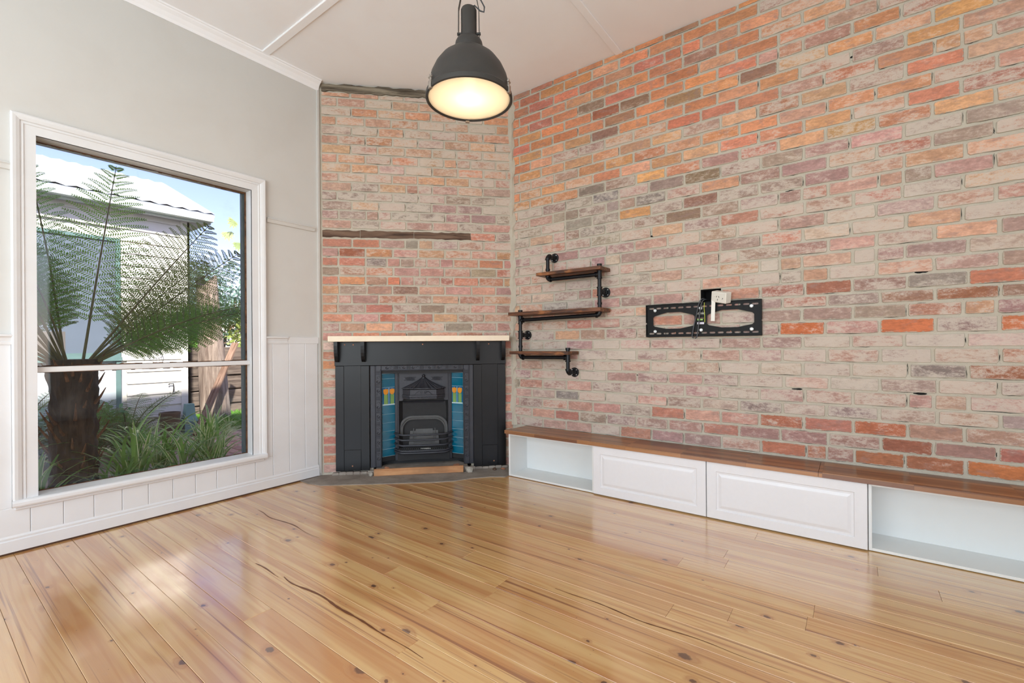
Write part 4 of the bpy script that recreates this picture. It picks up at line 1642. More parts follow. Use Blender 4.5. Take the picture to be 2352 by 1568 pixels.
MB().cbox(-0.955, -0.905, -0.0262, -0.0248, 1.361, 1.377, 0.0005).build('sticker', plain('white_sticker', (214, 208, 222), 0.5, bump=0), tv)
LV = MB().cbox(-0.955, -0.913, -0.030, -0.024, 1.390, 1.401, 0.002).build('spirit_level', plain('level_vial', (150, 200, 90), 0.2, bump=0), tv)
MB().box(-0.956, -0.908, -0.0262, -0.0248, 1.404, 1.409).build('sticker', plain('brown_strip', (150, 110, 90), 0.5, bump=0), tv)

# cables that come out of the hole, the loose outlet box and its strap
for k, (pts, lab) in enumerate((
        ([(-0.905, 0.06, 1.552), (-0.910, -0.01, 1.556), (-0.925, -0.035, 1.545), (-0.940, -0.042, 1.51), (-0.957, -0.040, 1.43), (-0.974, -0.040, 1.36), (-0.984, -0.050, 1.29), (-0.984, -0.056, 1.264), (-0.972, -0.050, 1.258)],
         'grey television cable looping out of the wall hole, the one on the left'),
        ([(-0.893, 0.06, 1.546), (-0.898, -0.012, 1.548), (-0.912, -0.038, 1.535), (-0.925, -0.045, 1.49), (-0.934, -0.042, 1.42), (-0.941, -0.042, 1.35), (-0.948, -0.052, 1.285), (-0.951, -0.056, 1.262), (-0.965, -0.050, 1.256)],
         'grey television cable looping out of the wall hole, the one on the right'))):
    P = [Vector(p) for p in pts]
    sm = []
    for i in range(len(P) - 1):
        p0, p1, p2, p3 = P[max(0, i - 1)], P[i], P[i + 1], P[min(len(P) - 1, i + 2)]
        for j in range(6):
            t = j / 6
            sm.append(0.5 * ((2 * p1) + (p2 - p0) * t + (2 * p0 - 5 * p1 + 4 * p2 - p3) * t * t + (3 * p1 - p0 - 3 * p2 + p3) * t ** 3))
    sm.append(P[-1])
    o = MB().tube(sm, 0.0042, 8).build('cable', CABLE, None, True, (0, YR, 0))
    tag(o, lab, 'cable', 'television cables')
ct = MB().tube([(-0.900, -0.02, 1.528), (-0.9, -0.034, 1.526), (-0.902, -0.036, 1.48), (-0.898, -0.034, 1.42), (-0.899, -0.03, 1.375)], 0.0022, 6).build('cable_tie', plain('yellow_green_plastic', (196, 206, 60), 0.4, bump=0), None, True, (0, YR, 0))
tag(ct, 'thin yellow-green wire hanging over the television bracket', 'wire')
sk = empty('outlet_box', (-0.778, YR - 0.05, 1.556), 0)
sk.rotation_euler = (math.radians(10), math.radians(12), math.radians(-24))
tag(sk, 'loose white power outlet box hanging over the top of the television bracket', 'outlet')
MB().cbox(-0.062, 0.062, -0.032, 0.03, -0.040, 0.040, 0.004).build('box_body', PLASTW, sk)
MB().cbox(-0.058, 0.058, -0.036, -0.031, -0.036, 0.036, 0.003).build('face_plate', PLASTW, sk)
dk = plain('socket_pin_hole', (40, 36, 32), 0.7, bump=0)
for (x, z, r) in ((-0.012, 0.006, 0.5), (0.006, 0.006, -0.5), (-0.003, -0.016, 0.0), (0.038, -0.004, 0.4)):
    MB().box(-0.0018, 0.0018, -0.0368, -0.0355, -0.006, 0.006, Matrix.Translation((x, 0, z)) @ Matrix.Rotation(r, 4, 'Y')).build('pin_hole', dk, sk)
MB().cbox(-0.034, -0.022, -0.039, -0.035, 0.004, 0.014, 0.002).build('switch', PLASTW, sk)
stp = MB().box(-0.0135, 0.0135, -0.002, 0.0, -0.075, 0.075).build('white_strap', PLASTW, None, False, (-0.833, YR - 0.058, 1.456))
stp.rotation_euler = (0, math.radians(2), 0)
tag(stp, 'flat white plastic strap hanging below the outlet box', 'strap')

# ------------------------------------------------------------------ pendant lamp
LX = Vector((0, 0, CAM_H)) + fwd * 2.27 + rgt * ((1082 - 1176) / 1053.6 * 2.27)
RZ = 2.425
lamp = empty('pendant_lamp', (LX.x, LX.y, RZ), YAW)
tag(lamp, 'big matt black industrial dome pendant lamp, lit', 'lamp')
SHD = plain('matt_charcoal_metal', (56, 53, 50), 0.5, metal=0.3, var=0.06, scale=16, bump=0.04)
INW = plain('white_enamel', (245, 240, 230), 0.4, var=0.01, bump=0)
dome = [(0.207, 0.0), (0.212, 0.006), (0.212, 0.022), (0.207, 0.028), (0.203, 0.034), (0.198, 0.07), (0.186, 0.115), (0.166, 0.158), (0.138, 0.196), (0.104, 0.224), (0.074, 0.240), (0.070, 0.243)]
MB().lathe(dome, 64).build('dome_shade', SHD, lamp, True)
MB().lathe([(r - 0.004, z - 0.002) for r, z in dome[4:]] + [(0.0, 0.236)], 64).build('inner_reflector', INW, lamp, True)
MB().lathe([(0.200, 0.003), (0.207, -0.004), (0.213, 0.0), (0.213, 0.014), (0.207, 0.018), (0.200, 0.014)], 64, None, True).build('rim_ring', SHD, lamp, True)
MB().lathe([(0.0, 0.005), (0.201, 0.005), (0.201, 0.009), (0.0, 0.009)], 64).build('diffuser', mat_lens(), lamp)
MB().lathe([(0.071, 0.238), (0.070, 0.262), (0.066, 0.284), (0.060, 0.296), (0.046, 0.303), (0.0, 0.303)], 48).build('neck', SHD, lamp, True)
MB().lathe([(0.0385, 0.300), (0.0385, 0.445), (0.035, 0.453), (0.0, 0.456)], 40).build('socket_housing', SHD, lamp, True)
BULB = mat_emit('lit_bulb', (255, 232, 204), 11.0)
MB().lathe([(0.0, 0.045), (0.022, 0.050), (0.034, 0.066), (0.036, 0.084), (0.030, 0.104), (0.018, 0.13), (0.015, 0.16), (0.0, 0.16)], 24).build('bulb', BULB, lamp, True)
CHR = plain('nickel_clip', (170, 160, 150), 0.3, metal=0.8, var=0.05, bump=0)
for a in (math.radians(216), math.radians(338), math.radians(98)):
    cl = MB()
    M_ = Matrix.Rotation(a, 4, 'Z')
    cl.cbox(0.203, 0.218, -0.011, 0.011, -0.008, 0.03, 0.002, M_)
    cl.cbox(0.206, 0.214, -0.008, 0.008, 0.03, 0.062, 0.002, M_)
    cl.tube([(0.212, -0.012, 0.048), (0.212, 0.012, 0.048)], 0.005, 8, True, M_)
    cl.build('clip', CHR, lamp)
yk = MB()
for sg in (-1, 1):
    prev = [(sg * 0.052, 0.0, 0.285), (sg * 0.050, 0.0, 0.45), (sg * 0.028, 0.0, 0.56), (sg * 0.010, 0.0, 0.60)]
    for p, q in zip(prev[:-1], prev[1:]):
        d = Vector(q) - Vector(p)
        yk.add([(p[0] - 0.0015, -0.011, p[2]), (p[0] + 0.0015, -0.011, p[2]), (p[0] + 0.0015, 0.011, p[2]), (p[0] - 0.0015, 0.011, p[2]), (q[0] - 0.0015, -0.011, q[2]), (q[0] + 0.0015, -0.011, q[2]), (q[0] + 0.0015, 0.011, q[2]), (q[0] - 0.0015, 0.011, q[2])],
               [(0, 3, 2, 1), (4, 5, 6, 7), (0, 1, 5, 4), (1, 2, 6, 5), (2, 3, 7, 6), (3, 0, 4, 7)])
    yk.tube([(sg * 0.036, 0, 0.33), (sg * 0.058, 0, 0.33)], 0.007, 10)
yk.cbox(-0.012, 0.012, -0.012, 0.012, 0.595, 0.615, 0.003)
yk.build('yoke', SHD, lamp)
MB().tube([(0, 0, 0.61), (0, 0, CEIL_Z - RZ - 0.02)], 0.007, 10).build('drop_rod', SHD, lamp)
MB().lathe([(0.0, -0.035), (0.03, -0.033), (0.055, -0.012), (0.058, 0.0), (0, 0.0)], 28, Matrix.Translation((0, 0, CEIL_Z - RZ))).build('ceiling_rose', SHD, lamp, True)
cp = [(0.0, 0.0, 0.455), (0.02, 0.01, 0.475), (0.045, 0.02, 0.50)]
fx = [(0.0, 0.455), (0.03, 0.462), (0.058, 0.435), (0.076, 0.43), (0.078, 0.455), (0.06, 0.49), (0.03, 0.515), (0.008, 0.53), (0.004, 0.60)]
MB().tube([(x, -0.012 if 0.02 < x else 0, z) for x, z in fx], 0.0035, 8).build('flex', plain('black_flex', (52, 52, 54), 0.6, bump=0), lamp, True)

# resin veins and splits in particular boards
vein_line(-3.55, -2.72, 1.60, 0.010, 0.03)
vein_line(-2.42, -1.35, 1.225, 0.013, 0.025)
vein_line(-2.70, -2.44, 1.20, 0.010, 0.03)
vein_line(-3.0, -2.2, 2.62, 0.008, 0.03)
vein_line(-1.2, -0.2, 1.96, 0.007, 0.02)
vein_line(-0.55, 0.35, 1.40, 0.010, 0.025)
vein_line(-0.9, -0.1, 0.98, 0.008, 0.02)

# ------------------------------------------------------------------ garden outside the window
GZ = -0.10
gnd = MB().box(-16, XL - 0.16, -6, 9, GZ - 0.3, GZ).build('ground', mat_paint('garden_soil', (150, 132, 108), (110, 96, 78), 0.95, 0.8, 3.0))
tag(gnd, 'bare garden soil outside the window', None, None, 'structure')
out = MB().box(XL - 0.36, XL - 0.162, -6, 0.40, GZ, 3.82).box(XL - 0.36, XL - 0.162, 1.9, 6, GZ, 3.82).box(XL - 0.36, XL - 0.162, 0.40, 1.9, 2.62, 3.82).box(XL - 0.36, XL - 0.162, 0.40, 1.9, GZ, 0.22)
oo = out.build('wall_outer', plain('outer_boarding', (206, 200, 188), 0.7))
tag(oo, 'outer skin of the house around the window', None, None, 'structure')
eave = MB().box(XL - 0.62, XL - 0.1, -6, 6, 3.82, 3.9).build('roof_eave', plain('eave_boards', (200, 196, 188), 0.8))
tag(eave, 'eave boards of the house above the window', None, None, 'structure')
roofb = MB().add([(XL - 0.62, -6, 3.9), (X_SIDE + 0.3, -6, 4.3), (X_SIDE + 0.3, 6, 4.3), (XL - 0.62, 6, 3.9), (XL - 0.62, -6, 3.92), (X_SIDE + 0.3, -6, 4.34), (X_SIDE + 0.3, 6, 4.34), (XL - 0.62, 6, 3.92)],
                [(0, 3, 2, 1), (4, 5, 6, 7), (0, 1, 5, 4), (1, 2, 6, 5), (2, 3, 7, 6), (3, 0, 4, 7)]).box(X_SIDE + 0.1, X_SIDE + 4.2, -7, 7, 3.3, 3.36).box(-6, X_SIDE + 0.2, -7, Y_BACK - 0.1, 3.3, 3.36).build('roof_and_sun_block', plain('roof_iron', (150, 150, 150), 0.6))
tag(roofb, 'iron roof over the room with added verandah slabs that block the sun', None, None, 'structure')  # verandah slabs are added out of view to keep sun off the floor

# --- white weatherboard outbuilding across the garden
NX = -8.1
nb = empty('weatherboard_house', (NX, 0, 0), L_ROT)
tag(nb, 'white weatherboard outbuilding with teal window across the garden', 'building')
WB = plain('white_weatherboard', (236, 233, 224), 0.6, var=0.03, scale=6, bump=0.05)
TEALP = plain('teal_trim_paint', (104, 134, 132), 0.5, var=0.1, bump=0)
MB().box(-3.0, 2.62, 0.03, 2.6, GZ, 3.2).build('wall_core', WB, nb)
WU0, WU1, WZ0, WZ1 = 0.55, 1.80, 1.08, 2.66
pit = 0.166
nbd = int((3.05 - 0.04) / pit) + 1
for i in range(nbd):
    z0 = 0.035 + i * pit
    z1 = min(z0 + pit + 0.018, 3.16)
    spans = [(-3.0, 2.565)]
    if z1 > WZ0 - 0.02 and z0 < WZ1 + 0.04:
        spans = [(-3.0, WU0 - 0.05), (WU1 + 0.06, 2.565)]
    elif z1 <= WZ0:
        spans = [(1.92, 2.565), (-3.0, 0.5)]
    for a, b_ in spans:
        MB().add([(a, -0.004, z0), (b_, -0.004, z0), (b_, 0.014, z1), (a, 0.014, z1), (a, 0.03, z0), (b_, 0.03, z0), (b_, 0.03, z1), (a, 0.03, z1)],
                 [(0, 1, 2, 3), (5, 4, 7, 6), (0, 4, 5, 1), (0, 3, 7, 4), (1, 5, 6, 2), (3, 2, 6, 7)]).build('weatherboard', WB, nb)
MB().box(2.56, 2.675, -0.012, 0.03, 0.0, 3.12).box(2.645, 2.675, -0.012, 0.10, 0.0, 3.12).build('corner_board', WB, nb)
MB().box(2.62, 2.65, 0.03, 2.6, GZ, 3.2).build('end_wall', WB, nb)
MB().box(0.5, 1.86, 0.0, 0.03, 0.0, WZ0 - 0.05).build('infill_panel', plain('pale_blue_grey_panel', (198, 208, 214), 0.6, bump=0), nb)
wn_ = MB()
wn_.box(WU0 - 0.05, WU1 + 0.05, -0.02, 0.03, WZ1, WZ1 + 0.045).box(WU0 - 0.05, WU1 + 0.06, -0.05, 0.03, WZ0 - 0.05, WZ0).box(WU0, WU1, -0.03, 0.03, WZ0 + 0.0, WZ0 + 0.06).box(WU1, WU1 + 0.05, -0.03, 0.03, 0.2, WZ1)
wf_ = wn_.build('window_frame', TEALP, nb)
MB().box(WU0, WU1, 0.0, 0.02, WZ0, WZ1).build('pane', plain('neighbour_glass', (112, 124, 138), 0.15, var=0.1, scale=2, bump=0), wf_)
MB().box(WU0, 1.3, -0.002, 0.0, WZ0, 1.42).build('blind', plain('grey_flyscreen', (112, 108, 104), 0.9, bump=0), wf_)
MB().box(-3.2, 2.90, -0.12, 0.0, 3.10, 3.12).box(2.65, 2.90, 0.0, 2.6, 3.10, 3.12).build('soffit', plain('soffit_white', (214, 216, 220), 0.7, bump=0), nb)
GUT = plain('pale_green_gutter', (212, 224, 219), 0.5, bump=0)
MB().box(-3.2, 2.92, -0.14, -0.12, 3.09, 3.24).box(-3.2, 2.92, -0.24, -0.14, 3.12, 3.13).box(-3.2, 2.92, -0.25, -0.235, 3.12, 3.22).build('gutter', GUT, nb)
rf_ = MB()
nw = 130
va, fa = [], []
for i in range(nw + 1):
    u = -3.25 + 6.2 * i / nw
    h = 0.012 * math.sin(i * PI / 2)
    va += [(u, -0.22, 3.25 + h), (u, 2.0, 4.20 + h)]
for i in range(nw):
    fa.append((2 * i, 2 * i + 2, 2 * i + 3, 2 * i + 1))
rf_.add(va, fa)
rf_.add([(-3.25, -0.2, 3.20), (2.95, -0.2, 3.20), (2.95, 2.0, 4.15), (-3.25, 2.0, 4.15), (-3.25, -0.2, 3.242), (2.95, -0.2, 3.242), (2.95, 2.0, 4.19), (-3.25, 2.0, 4.19)],
        [(0, 3, 2, 1), (0, 1, 5, 4), (1, 2, 6, 5), (2, 3, 7, 6), (3, 0, 4, 7)])
rf_.build('roof', plain('white_corrugated_iron', (236, 240, 244), 0.45, var=0.02, bump=0), nb)
hk = MB().tube([(2.395, -0.03, 0.655), (2.40, -0.032, 0.672), (2.45, -0.032, 0.672), (2.456, -0.032, 0.62), (2.452, -0.032, 0.55)], 0.008, 6)
hk.build('hook', plain('black_hook', (30, 28, 30), 0.5, bump=0), nb)
# wire bell ornament hung on the boards
wbell = empty('wire_bell', (NX + 0.10, 2.21, 1.20), L_ROT)
tag(wbell, 'small black wire bell ornament hanging on the weatherboards', 'ornament')
wm = plain('black_wire', (34, 34, 40), 0.5, bump=0)
b = MB()
for i in range(14):
    a = 2 * PI * i / 14
    b.tube([(0.03 * math.cos(a), 0.03 * math.sin(a), 0.16), (0.055 * math.cos(a), 0.055 * math.sin(a), 0.07), (0.09 * math.cos(a), 0.09 * math.sin(a), -0.03)], 0.003, 4)
for r, z in ((0.03, 0.16), (0.055, 0.07), (0.075, 0.015), (0.09, -0.03)):
    b.tube([(r * math.cos(i * PI / 8), r * math.sin(i * PI / 8), z) for i in range(17)], 0.004, 4)
b.build('wire_cage', wm, wbell)
MB().tube([(0, 0, 0.16), (0, 0.01, 0.24), (0, 0.095, 0.25)], 0.003, 5).build('hanger', wm, wbell)

# --- timber retaining wall, tree stump, leaning plank
rt = empty('retaining_wall', (-9.25, 0, GZ), L_ROT)
tag(rt, 'weathered dark timber sleeper retaining wall beyond the outbuilding', 'retaining wall')
SLP = mat_weathered('weathered_sleeper', (74, 64, 58), (132, 118, 106), 0)
rr = random.Random(4)
for j in range(5):
    u = 2.2 - rr.uniform(0, 0.8)
    while u < 6.5:
        L = rr.uniform(1.5, 2.1)
        MB().cbox(u + 0.006, u + L - 0.006, rr.uniform(-0.02, 0.02), 0.2, j * 0.262 + 0.005, j * 0.262 + 0.252, 0.015).build('sleeper', SLP, rt)
        u += L
MB().box(1.2, 6.6, 0.2, 3.5, 0.0, 1.28).build('earth_bank', plain('bank_soil', (86, 70, 52), 0.95, bump=0.3), rt)
stump = empty('tree_stump', (-8.72, 3.28, GZ))
tag(stump, 'tall weathered grey tree stump in front of the sleeper wall', 'stump')
BARK = mat_weathered('silver_bark', (112, 96, 86), (172, 156, 142), 2)
b = MB()


def stump_pt(u, v):
    a = 2 * PI * u
    r = (0.22 - 0.07 * v) * (1 + 0.10 * math.sin(3 * a + 1) + 0.05 * math.sin(7 * a + 4 * v))
    z = 2.42 * v + (0.10 * math.sin(2 * a + 0.6) if v > 0.99 else 0)
    return (r * math.cos(a) - 0.10 * v, r * math.sin(a) - 0.10 * v, z)


b.grid(stump_pt, 28, 14)
b.add([stump_pt(i / 28, 1.0) for i in range(28)], [tuple(range(28))])
b.build('trunk', BARK, stump, True)
pk = MB().cbox(-0.05, 0.05, -0.025, 0.025, 0, 1.75, 0.008).build('leaning_plank', mat_weathered('split_plank', (104, 76, 60), (168, 140, 120), 2), None, False, (-7.72, 2.62, GZ + 0.02))
d_ = Vector((-0.75, 0.86, 1.38)).normalized()
pk.rotation_euler = d_.to_track_quat('Z', 'Y').to_euler()
tag(pk, 'rough split plank leaning on the tree stump', 'plank')
bo = empty('garden_bollard', (-7.92, 2.60, GZ))
tag(bo, 'pale teal plastic garden post box beside the outbuilding corner', 'bollard')
TP = plain('teal_plastic', (126, 166, 160), 0.5, bump=0)
b = MB()
for (w0, w1, z0, z1) in ((0.115, 0.105, 0.0, 0.27), (0.125, 0.10, 0.27, 0.36), (0.09, 0.07, 0.36, 0.60)):
    b.add([(-w0, -w0, z0), (w0, -w0, z0), (w0, w0, z0), (-w0, w0, z0), (-w1, -w1, z1), (w1, -w1, z1), (w1, w1, z1), (-w1, w1, z1)], [(0, 3, 2, 1), (4, 5, 6, 7), (0, 1, 5, 4), (1, 2, 6, 5), (2, 3, 7, 6), (3, 0, 4, 7)])
bo.scale = (0.72, 0.72, 0.78)
b.build('post', TP, bo)
pot = MB().lathe([(0.0, 0.0), (0.11, 0.0), (0.125, 0.33), (0.13, 0.34), (0.13, 0.37), (0.115, 0.37), (0.11, 0.32), (0.0, 0.31)], 28).build('brown_pot', plain('brown_stoneware', (104, 88, 72), 0.8, var=0.15, bump=0.2), None, True, (-7.92, 2.36, GZ))
tag(pot, 'brown cylindrical garden pot left of the teal post box', 'pot')

# --- brick path
path = MB().box(-8.6, -5.6, 1.6, 5.2, GZ - 0.02, GZ + 0.006).build('path', plain('path_sand', (150, 130, 112), 0.95, bump=0.2))
tag(path, 'strip of worn pink brick paving in the garden', None, None, 'structure')
PAVM = []
for i in range(3):
    PAVM.append(MB().cbox(-0.11, 0.11, -0.052, 0.052, 0.0, 0.022, 0.006).mesh('paver', plain('pink_paver_%d' % i, ((196, 150, 132), (178, 132, 116), (206, 168, 150))[i], 0.9, var=0.12, bump=0.2)))
rr = random.Random(12)
for i in range(8):
    for j in range(15):
        o = put(rr.choice(PAVM), 'paver', path, (-7.45 + i * 0.232 + (j % 2) * 0.116, 2.15 + j * 0.114, GZ + 0.004 + rr.uniform(-0.002, 0.002)))
        o.rotation_euler = (0, 0, rr.uniform(-0.03, 0.03))

# --- plants
FERN = mat_leaf('fern_green', (74, 126, 44), (130, 172, 72), 0.45, 0.4)
FERNO = mat_leaf('fern_olive', (86, 104, 48), (134, 146, 76), 0.4, 0.45)
STALK = plain('frond_stalk', (92, 92, 50), 0.6, bump=0)
STRAP = mat_leaf('strap_leaf_plain', (84, 138, 56), (150, 190, 96), 0.3, 0.28)
STRAPV = mat_leaf('strap_leaf_striped', (92, 144, 62), (146, 184, 90), 0.3, 0.3, (232, 236, 178))
GRASS = mat_leaf('grass_green', (92, 160, 56), (150, 204, 92), 0.35, 0.5)
SHRUB = mat_leaf('shrub_blue_green', (104, 142, 128), (186, 210, 196), 0.3, 0.4)
SHRUBY = mat_leaf('shrub_yellow_green', (110, 142, 56), (190, 196, 120), 0.35, 0.45)
SHRUBO = mat_leaf('shrub_russet', (170, 112, 70), (206, 170, 120), 0.3, 0.5)
DKGRN = mat_leaf('shrub_dark_green', (66, 104, 64), (126, 164, 110), 0.3, 0.4)


def frond_mesh(name, L, e0, e1, npin, plen, nleaf, seed, mat, bare=0.16, lw=0.0058, droop=0.45):
    rr = random.Random(seed)
    N = 40
    pts, tg = [Vector((0, 0, 0))], []
    for i in range(N):
        e = e0 + (e1 - e0) * ((i / N) ** 1.15)
        d = Vector((math.cos(e), 0, math.sin(e)))
        tg.append(d)
        pts.append(pts[-1] + d * L / N)
    tg.append(tg[-1])
    st = MB().tube(pts, [0.0095 * (1 - 0.85 * i / N) + 0.0012 for i in range(N + 1)], 6)
    ns = len(st.f)
    lf = MB()

    def at(t):
        x = t * N
        i = min(N - 1, int(x))
        return pts[i].lerp(pts[i + 1], x - i), tg[i].lerp(tg[i + 1], x - i).normalized()
    Y = Vector((0, 1, 0))
    for k in range(npin):
        t = bare + (1 - bare) * (k + 0.5) / npin
        p, d = at(t)
        nrm = d.cross(Y).normalized() * -1
        if nrm.z < 0:
            nrm = -nrm
        s = (t - bare) / (1 - bare)
        ln = plen * (0.45 + 0.55 * min(1, s * 3.2)) * (1 - s ** 2.2) ** 0.8 + 0.02
        for sg in (-1, 1):
            base_dir = (Y * sg * 0.92 + d * (0.28 + 0.3 * s) + nrm * rr.uniform(-0.05, 0.14)).normalized()
            q = p.copy()
            rib = [q.copy()]
            nl = max(4, int(nleaf * (0.4 + 0.6 * ln / plen)))
            for j in range(nl):
                u = (j + 0.5) / nl
                dr = (base_dir - Vector((0, 0, 1)) * droop * u * u + d * 0.12 * u).normalized()
                q = q + dr * ln / nl
                rib.append(q.copy())
                perp = dr.cross(nrm).normalized()
                ll = 0.040 * (1 - 0.75 * u ** 1.6) * (0.55 + 0.45 * ln / plen) * (plen / 0.34) * rr.uniform(0.85, 1.1)
                for s2 in (-1, 1):
                    e = (perp * s2 + dr * 0.38 - nrm * rr.uniform(-0.05, 0.22)).normalized()
                    w_ = dr * lw * (plen / 0.34) ** 0.5
                    a = q - w_ * 0.6
                    o = len(lf.v)
                    lf.v += [tuple(a), tuple(q + e * ll * 0.5 - w_), tuple(q + e * ll), tuple(q + e * ll * 0.5 + w_), ]
                    lf.f += [(o, o + 1, o + 2, o + 3)]
            st.tube(rib[::max(1, len(rib) // 5)] + [rib[-1]], 0.0016, 3, False)
    me = bpy.data.meshes.new(name)
    off = len(st.v)
    me.from_pydata(st.v + lf.v, [], st.f + [tuple(i + off for i in f) for f in lf.f])
    me.materials.append(STALK)
    me.materials.append(mat)
    me.polygons.foreach_set('material_index', [0] * len(st.f) + [1] * len(lf.f))
    me.update()
    return me


D = math.radians
FR = [frond_mesh('frond', 1.75, D(87), D(78), 20, 0.36, 21, 1, FERN, 0.22),
      frond_mesh('frond', 1.65, D(52), D(34), 20, 0.36, 21, 2, FERNO, 0.24),
      frond_mesh('frond', 1.5, D(46), D(0), 22, 0.36, 21, 3, FERN, 0.22),
      frond_mesh('frond', 1.4, D(34), D(12), 24, 0.34, 20, 4, FERN, 0.24),
      frond_mesh('frond', 1.6, D(64), D(46), 20, 0.36, 21, 5, FERNO, 0.24),
      frond_mesh('frond', 1.25, D(70), D(50), 26, 0.34, 24, 8, FERN, 0.3),
      frond_mesh('frond', 0.8, D(78), D(20), 22, 0.16, 10, 6, FERN, 0.2, 0.0045),
      frond_mesh('frond', 0.75, D(60), D(-5), 22, 0.16, 10, 7, DKGRN, 0.2, 0.0045)]

tf = empty('tree_fern', (-5.06, 0.86, GZ))
tag(tf, 'tree fern with thick dark fibrous trunk and arching fronds close outside the window', 'tree fern')
TRK = mat_weathered('fibrous_trunk', (32, 27, 25), (70, 57, 49), 2)
b = MB()


def trunk_pt(u, v):
    a = 2 * PI * u
    r = 0.152 - 0.02 * math.sin(v * PI) + 0.03 * max(0, v - 0.8) * 4 * 0.3
    nz = mnoise.noise((math.cos(a) * 3, math.sin(a) * 3, v * 9)) * 0.03 + mnoise.noise((math.cos(a) * 11, math.sin(a) * 11, v * 16)) * 0.018
    r += nz
    return (r * math.cos(a), r * math.sin(a), 1.22 * v)


b.grid(trunk_pt, 48, 40)
b.add([trunk_pt(i / 48, 1.0) for i in range(48)], [tuple(range(48))])
b.build('trunk', TRK, tf, True)
rr = random.Random(3)
STUB = mat_weathered('old_frond_stub', (72, 46, 34), (140, 100, 72), 2)
for i in range(46):
    a = rr.uniform(0, 2 * PI)
    z = rr.uniform(0.3, 1.18)
    l = rr.uniform(0.05, 0.14)
    p = Vector((0.135 * math.cos(a), 0.135 * math.sin(a), z))
    q = p + Vector((math.cos(a) * l * 0.6, math.sin(a) * l * 0.6, l))
    MB().tube([p, (p + q) / 2 + Vector((0, 0, -0.01)), q], [0.013, 0.009, 0.003], 6).build('frond_stub', STUB, tf)
# azimuth measured from world +y towards -x; (variant, azimuth, tilt, scale)
EPS = [D(82), D(43), D(25), D(23), D(55), D(60)]
# (variant, azimuth from world +y, roll about the stalk, scale)
fl_ = [(5, 182, -55, 1.0), (5, 200, -35, 1.05), (5, 160, -60, 1.0), (5, 225, -10, 0.95), (0, 10, 65, 1.0), (0, 175, -50, 0.95), (1, 0, 62, 1.0), (4, 4, 66, 1.05), (3, 2, 40, 1.0), (3, -16, 35, 0.9), (2, -8, 55, 0.95), (1, 22, 40, 0.95), (2, 35, 50, 1.0),
       (2, 130, -30, 1.0), (1, 172, -58, 0.9), (2, 176, -40, 1.0), (3, 180, -30, 1.0), (2, 196, -20, 0.85), (4, 168, -60, 1.0), (3, 165, -40, 0.95), (4, 110, -20, 0.9), (3, 30, 40, 0.9), (2, 14, 45, 0.9), (1, 185, -30, 0.85)]
for (vi, az, rl, s) in fl_:
    a = D(az + 90)
    ax = Vector((math.cos(EPS[vi]), 0, math.sin(EPS[vi])))
    o = put(FR[vi], 'frond', tf)
    o.matrix_basis = Matrix.Translation((0.05 * math.cos(a), 0.05 * math.sin(a), 1.14)) @ Matrix.Rotation(a, 4, 'Z') @ Matrix.Rotation(D(rl), 4, ax) @ Matrix.Scale(s, 4)


def small_fern(x, y, sc_, n, label, seed, vi=(6, 7)):
    t = empty('garden_fern', (x, y, GZ))
    tag(t, label, 'fern', 'low ferns in the garden')
    r_ = random.Random(seed)
    for i in range(n):
        o = put(FR[r_.choice(vi)], 'frond', t, (0, 0, 0.0))
        o.rotation_euler = (r_.uniform(-0.2, 0.2), r_.uniform(-0.2, 0.2), 2 * PI * i / n + r_.uniform(-0.3, 0.3))
        s = sc_ * r_.uniform(0.8, 1.15)
        o.scale = (s, s, s)
    return t


small_fern(-7.25, 1.72, 1.25, 13, 'low fern in front of the white boards, right of the tree fern trunk', 1)
small_fern(-6.9, 1.25, 1.15, 12, 'dark low fern just behind the tree fern trunk', 2)
small_fern(-7.4, 0.75, 1.2, 12, 'low fern left of the tree fern trunk by the pale infill', 3)


def blade_mesh(L, e0, e1, wd, mat, seed):
    rr = random.Random(seed)
    N = 9
    p = Vector((0, 0, 0))
    v, uv = [], []
    tw = rr.uniform(-0.5, 0.5)
    for i in range(N + 1):
        t = i / N
        e = e0 + (e1 - e0) * t ** 1.3
        d = Vector((math.cos(e), 0, math.sin(e)))
        w_ = wd * (0.55 + 0.45 * math.sin(min(1, t * 2.2) * PI / 2)) * (1 - t ** 3.5) * 0.5 + 0.0006
        sd_ = Vector((math.sin(tw * t) * 0.3, math.cos(tw * t), 0.25 * math.sin(tw * t)))
        n_ = d.cross(sd_).normalized()
        v += [p - sd_ * w_, p - n_ * w_ * 0.25 * (1 if n_.z < 0 else -1) * -1, p + sd_ * w_]
        p = p + d * L / N
    f = []
    for i in range(N):
        for k in range(2):
            f.append((i * 3 + k, i * 3 + k + 1, (i + 1) * 3 + k + 1, (i + 1) * 3 + k))
    me = bpy.data.meshes.new('leaf')
    me.from_pydata([tuple(q) for q in v], [], f)
    me.materials.append(mat)
    ul = me.uv_layers.new(name='UVMap')
    for lp in me.loops:
        ul.data[lp.index].uv = ((lp.vertex_index % 3) / 2.0, (lp.vertex_index // 3) / N)
    me.polygons.foreach_set('use_smooth', [True] * len(me.polygons))
    me.update()
    return me


BL = [blade_mesh(random.uniform(0.6, 0.85), D(82), D(-35), 0.022, STRAP, i) for i in range(5)] + [blade_mesh(random.uniform(0.5, 0.7), D(80), D(10), 0.024, STRAP, 10 + i) for i in range(2)]
BV = [blade_mesh(random.uniform(0.55, 0.8), D(85), D(-20), 0.030, STRAPV, 20 + i) for i in range(4)] + [blade_mesh(0.55, D(86), D(50), 0.034, STRAPV, 30 + i) for i in range(2)]


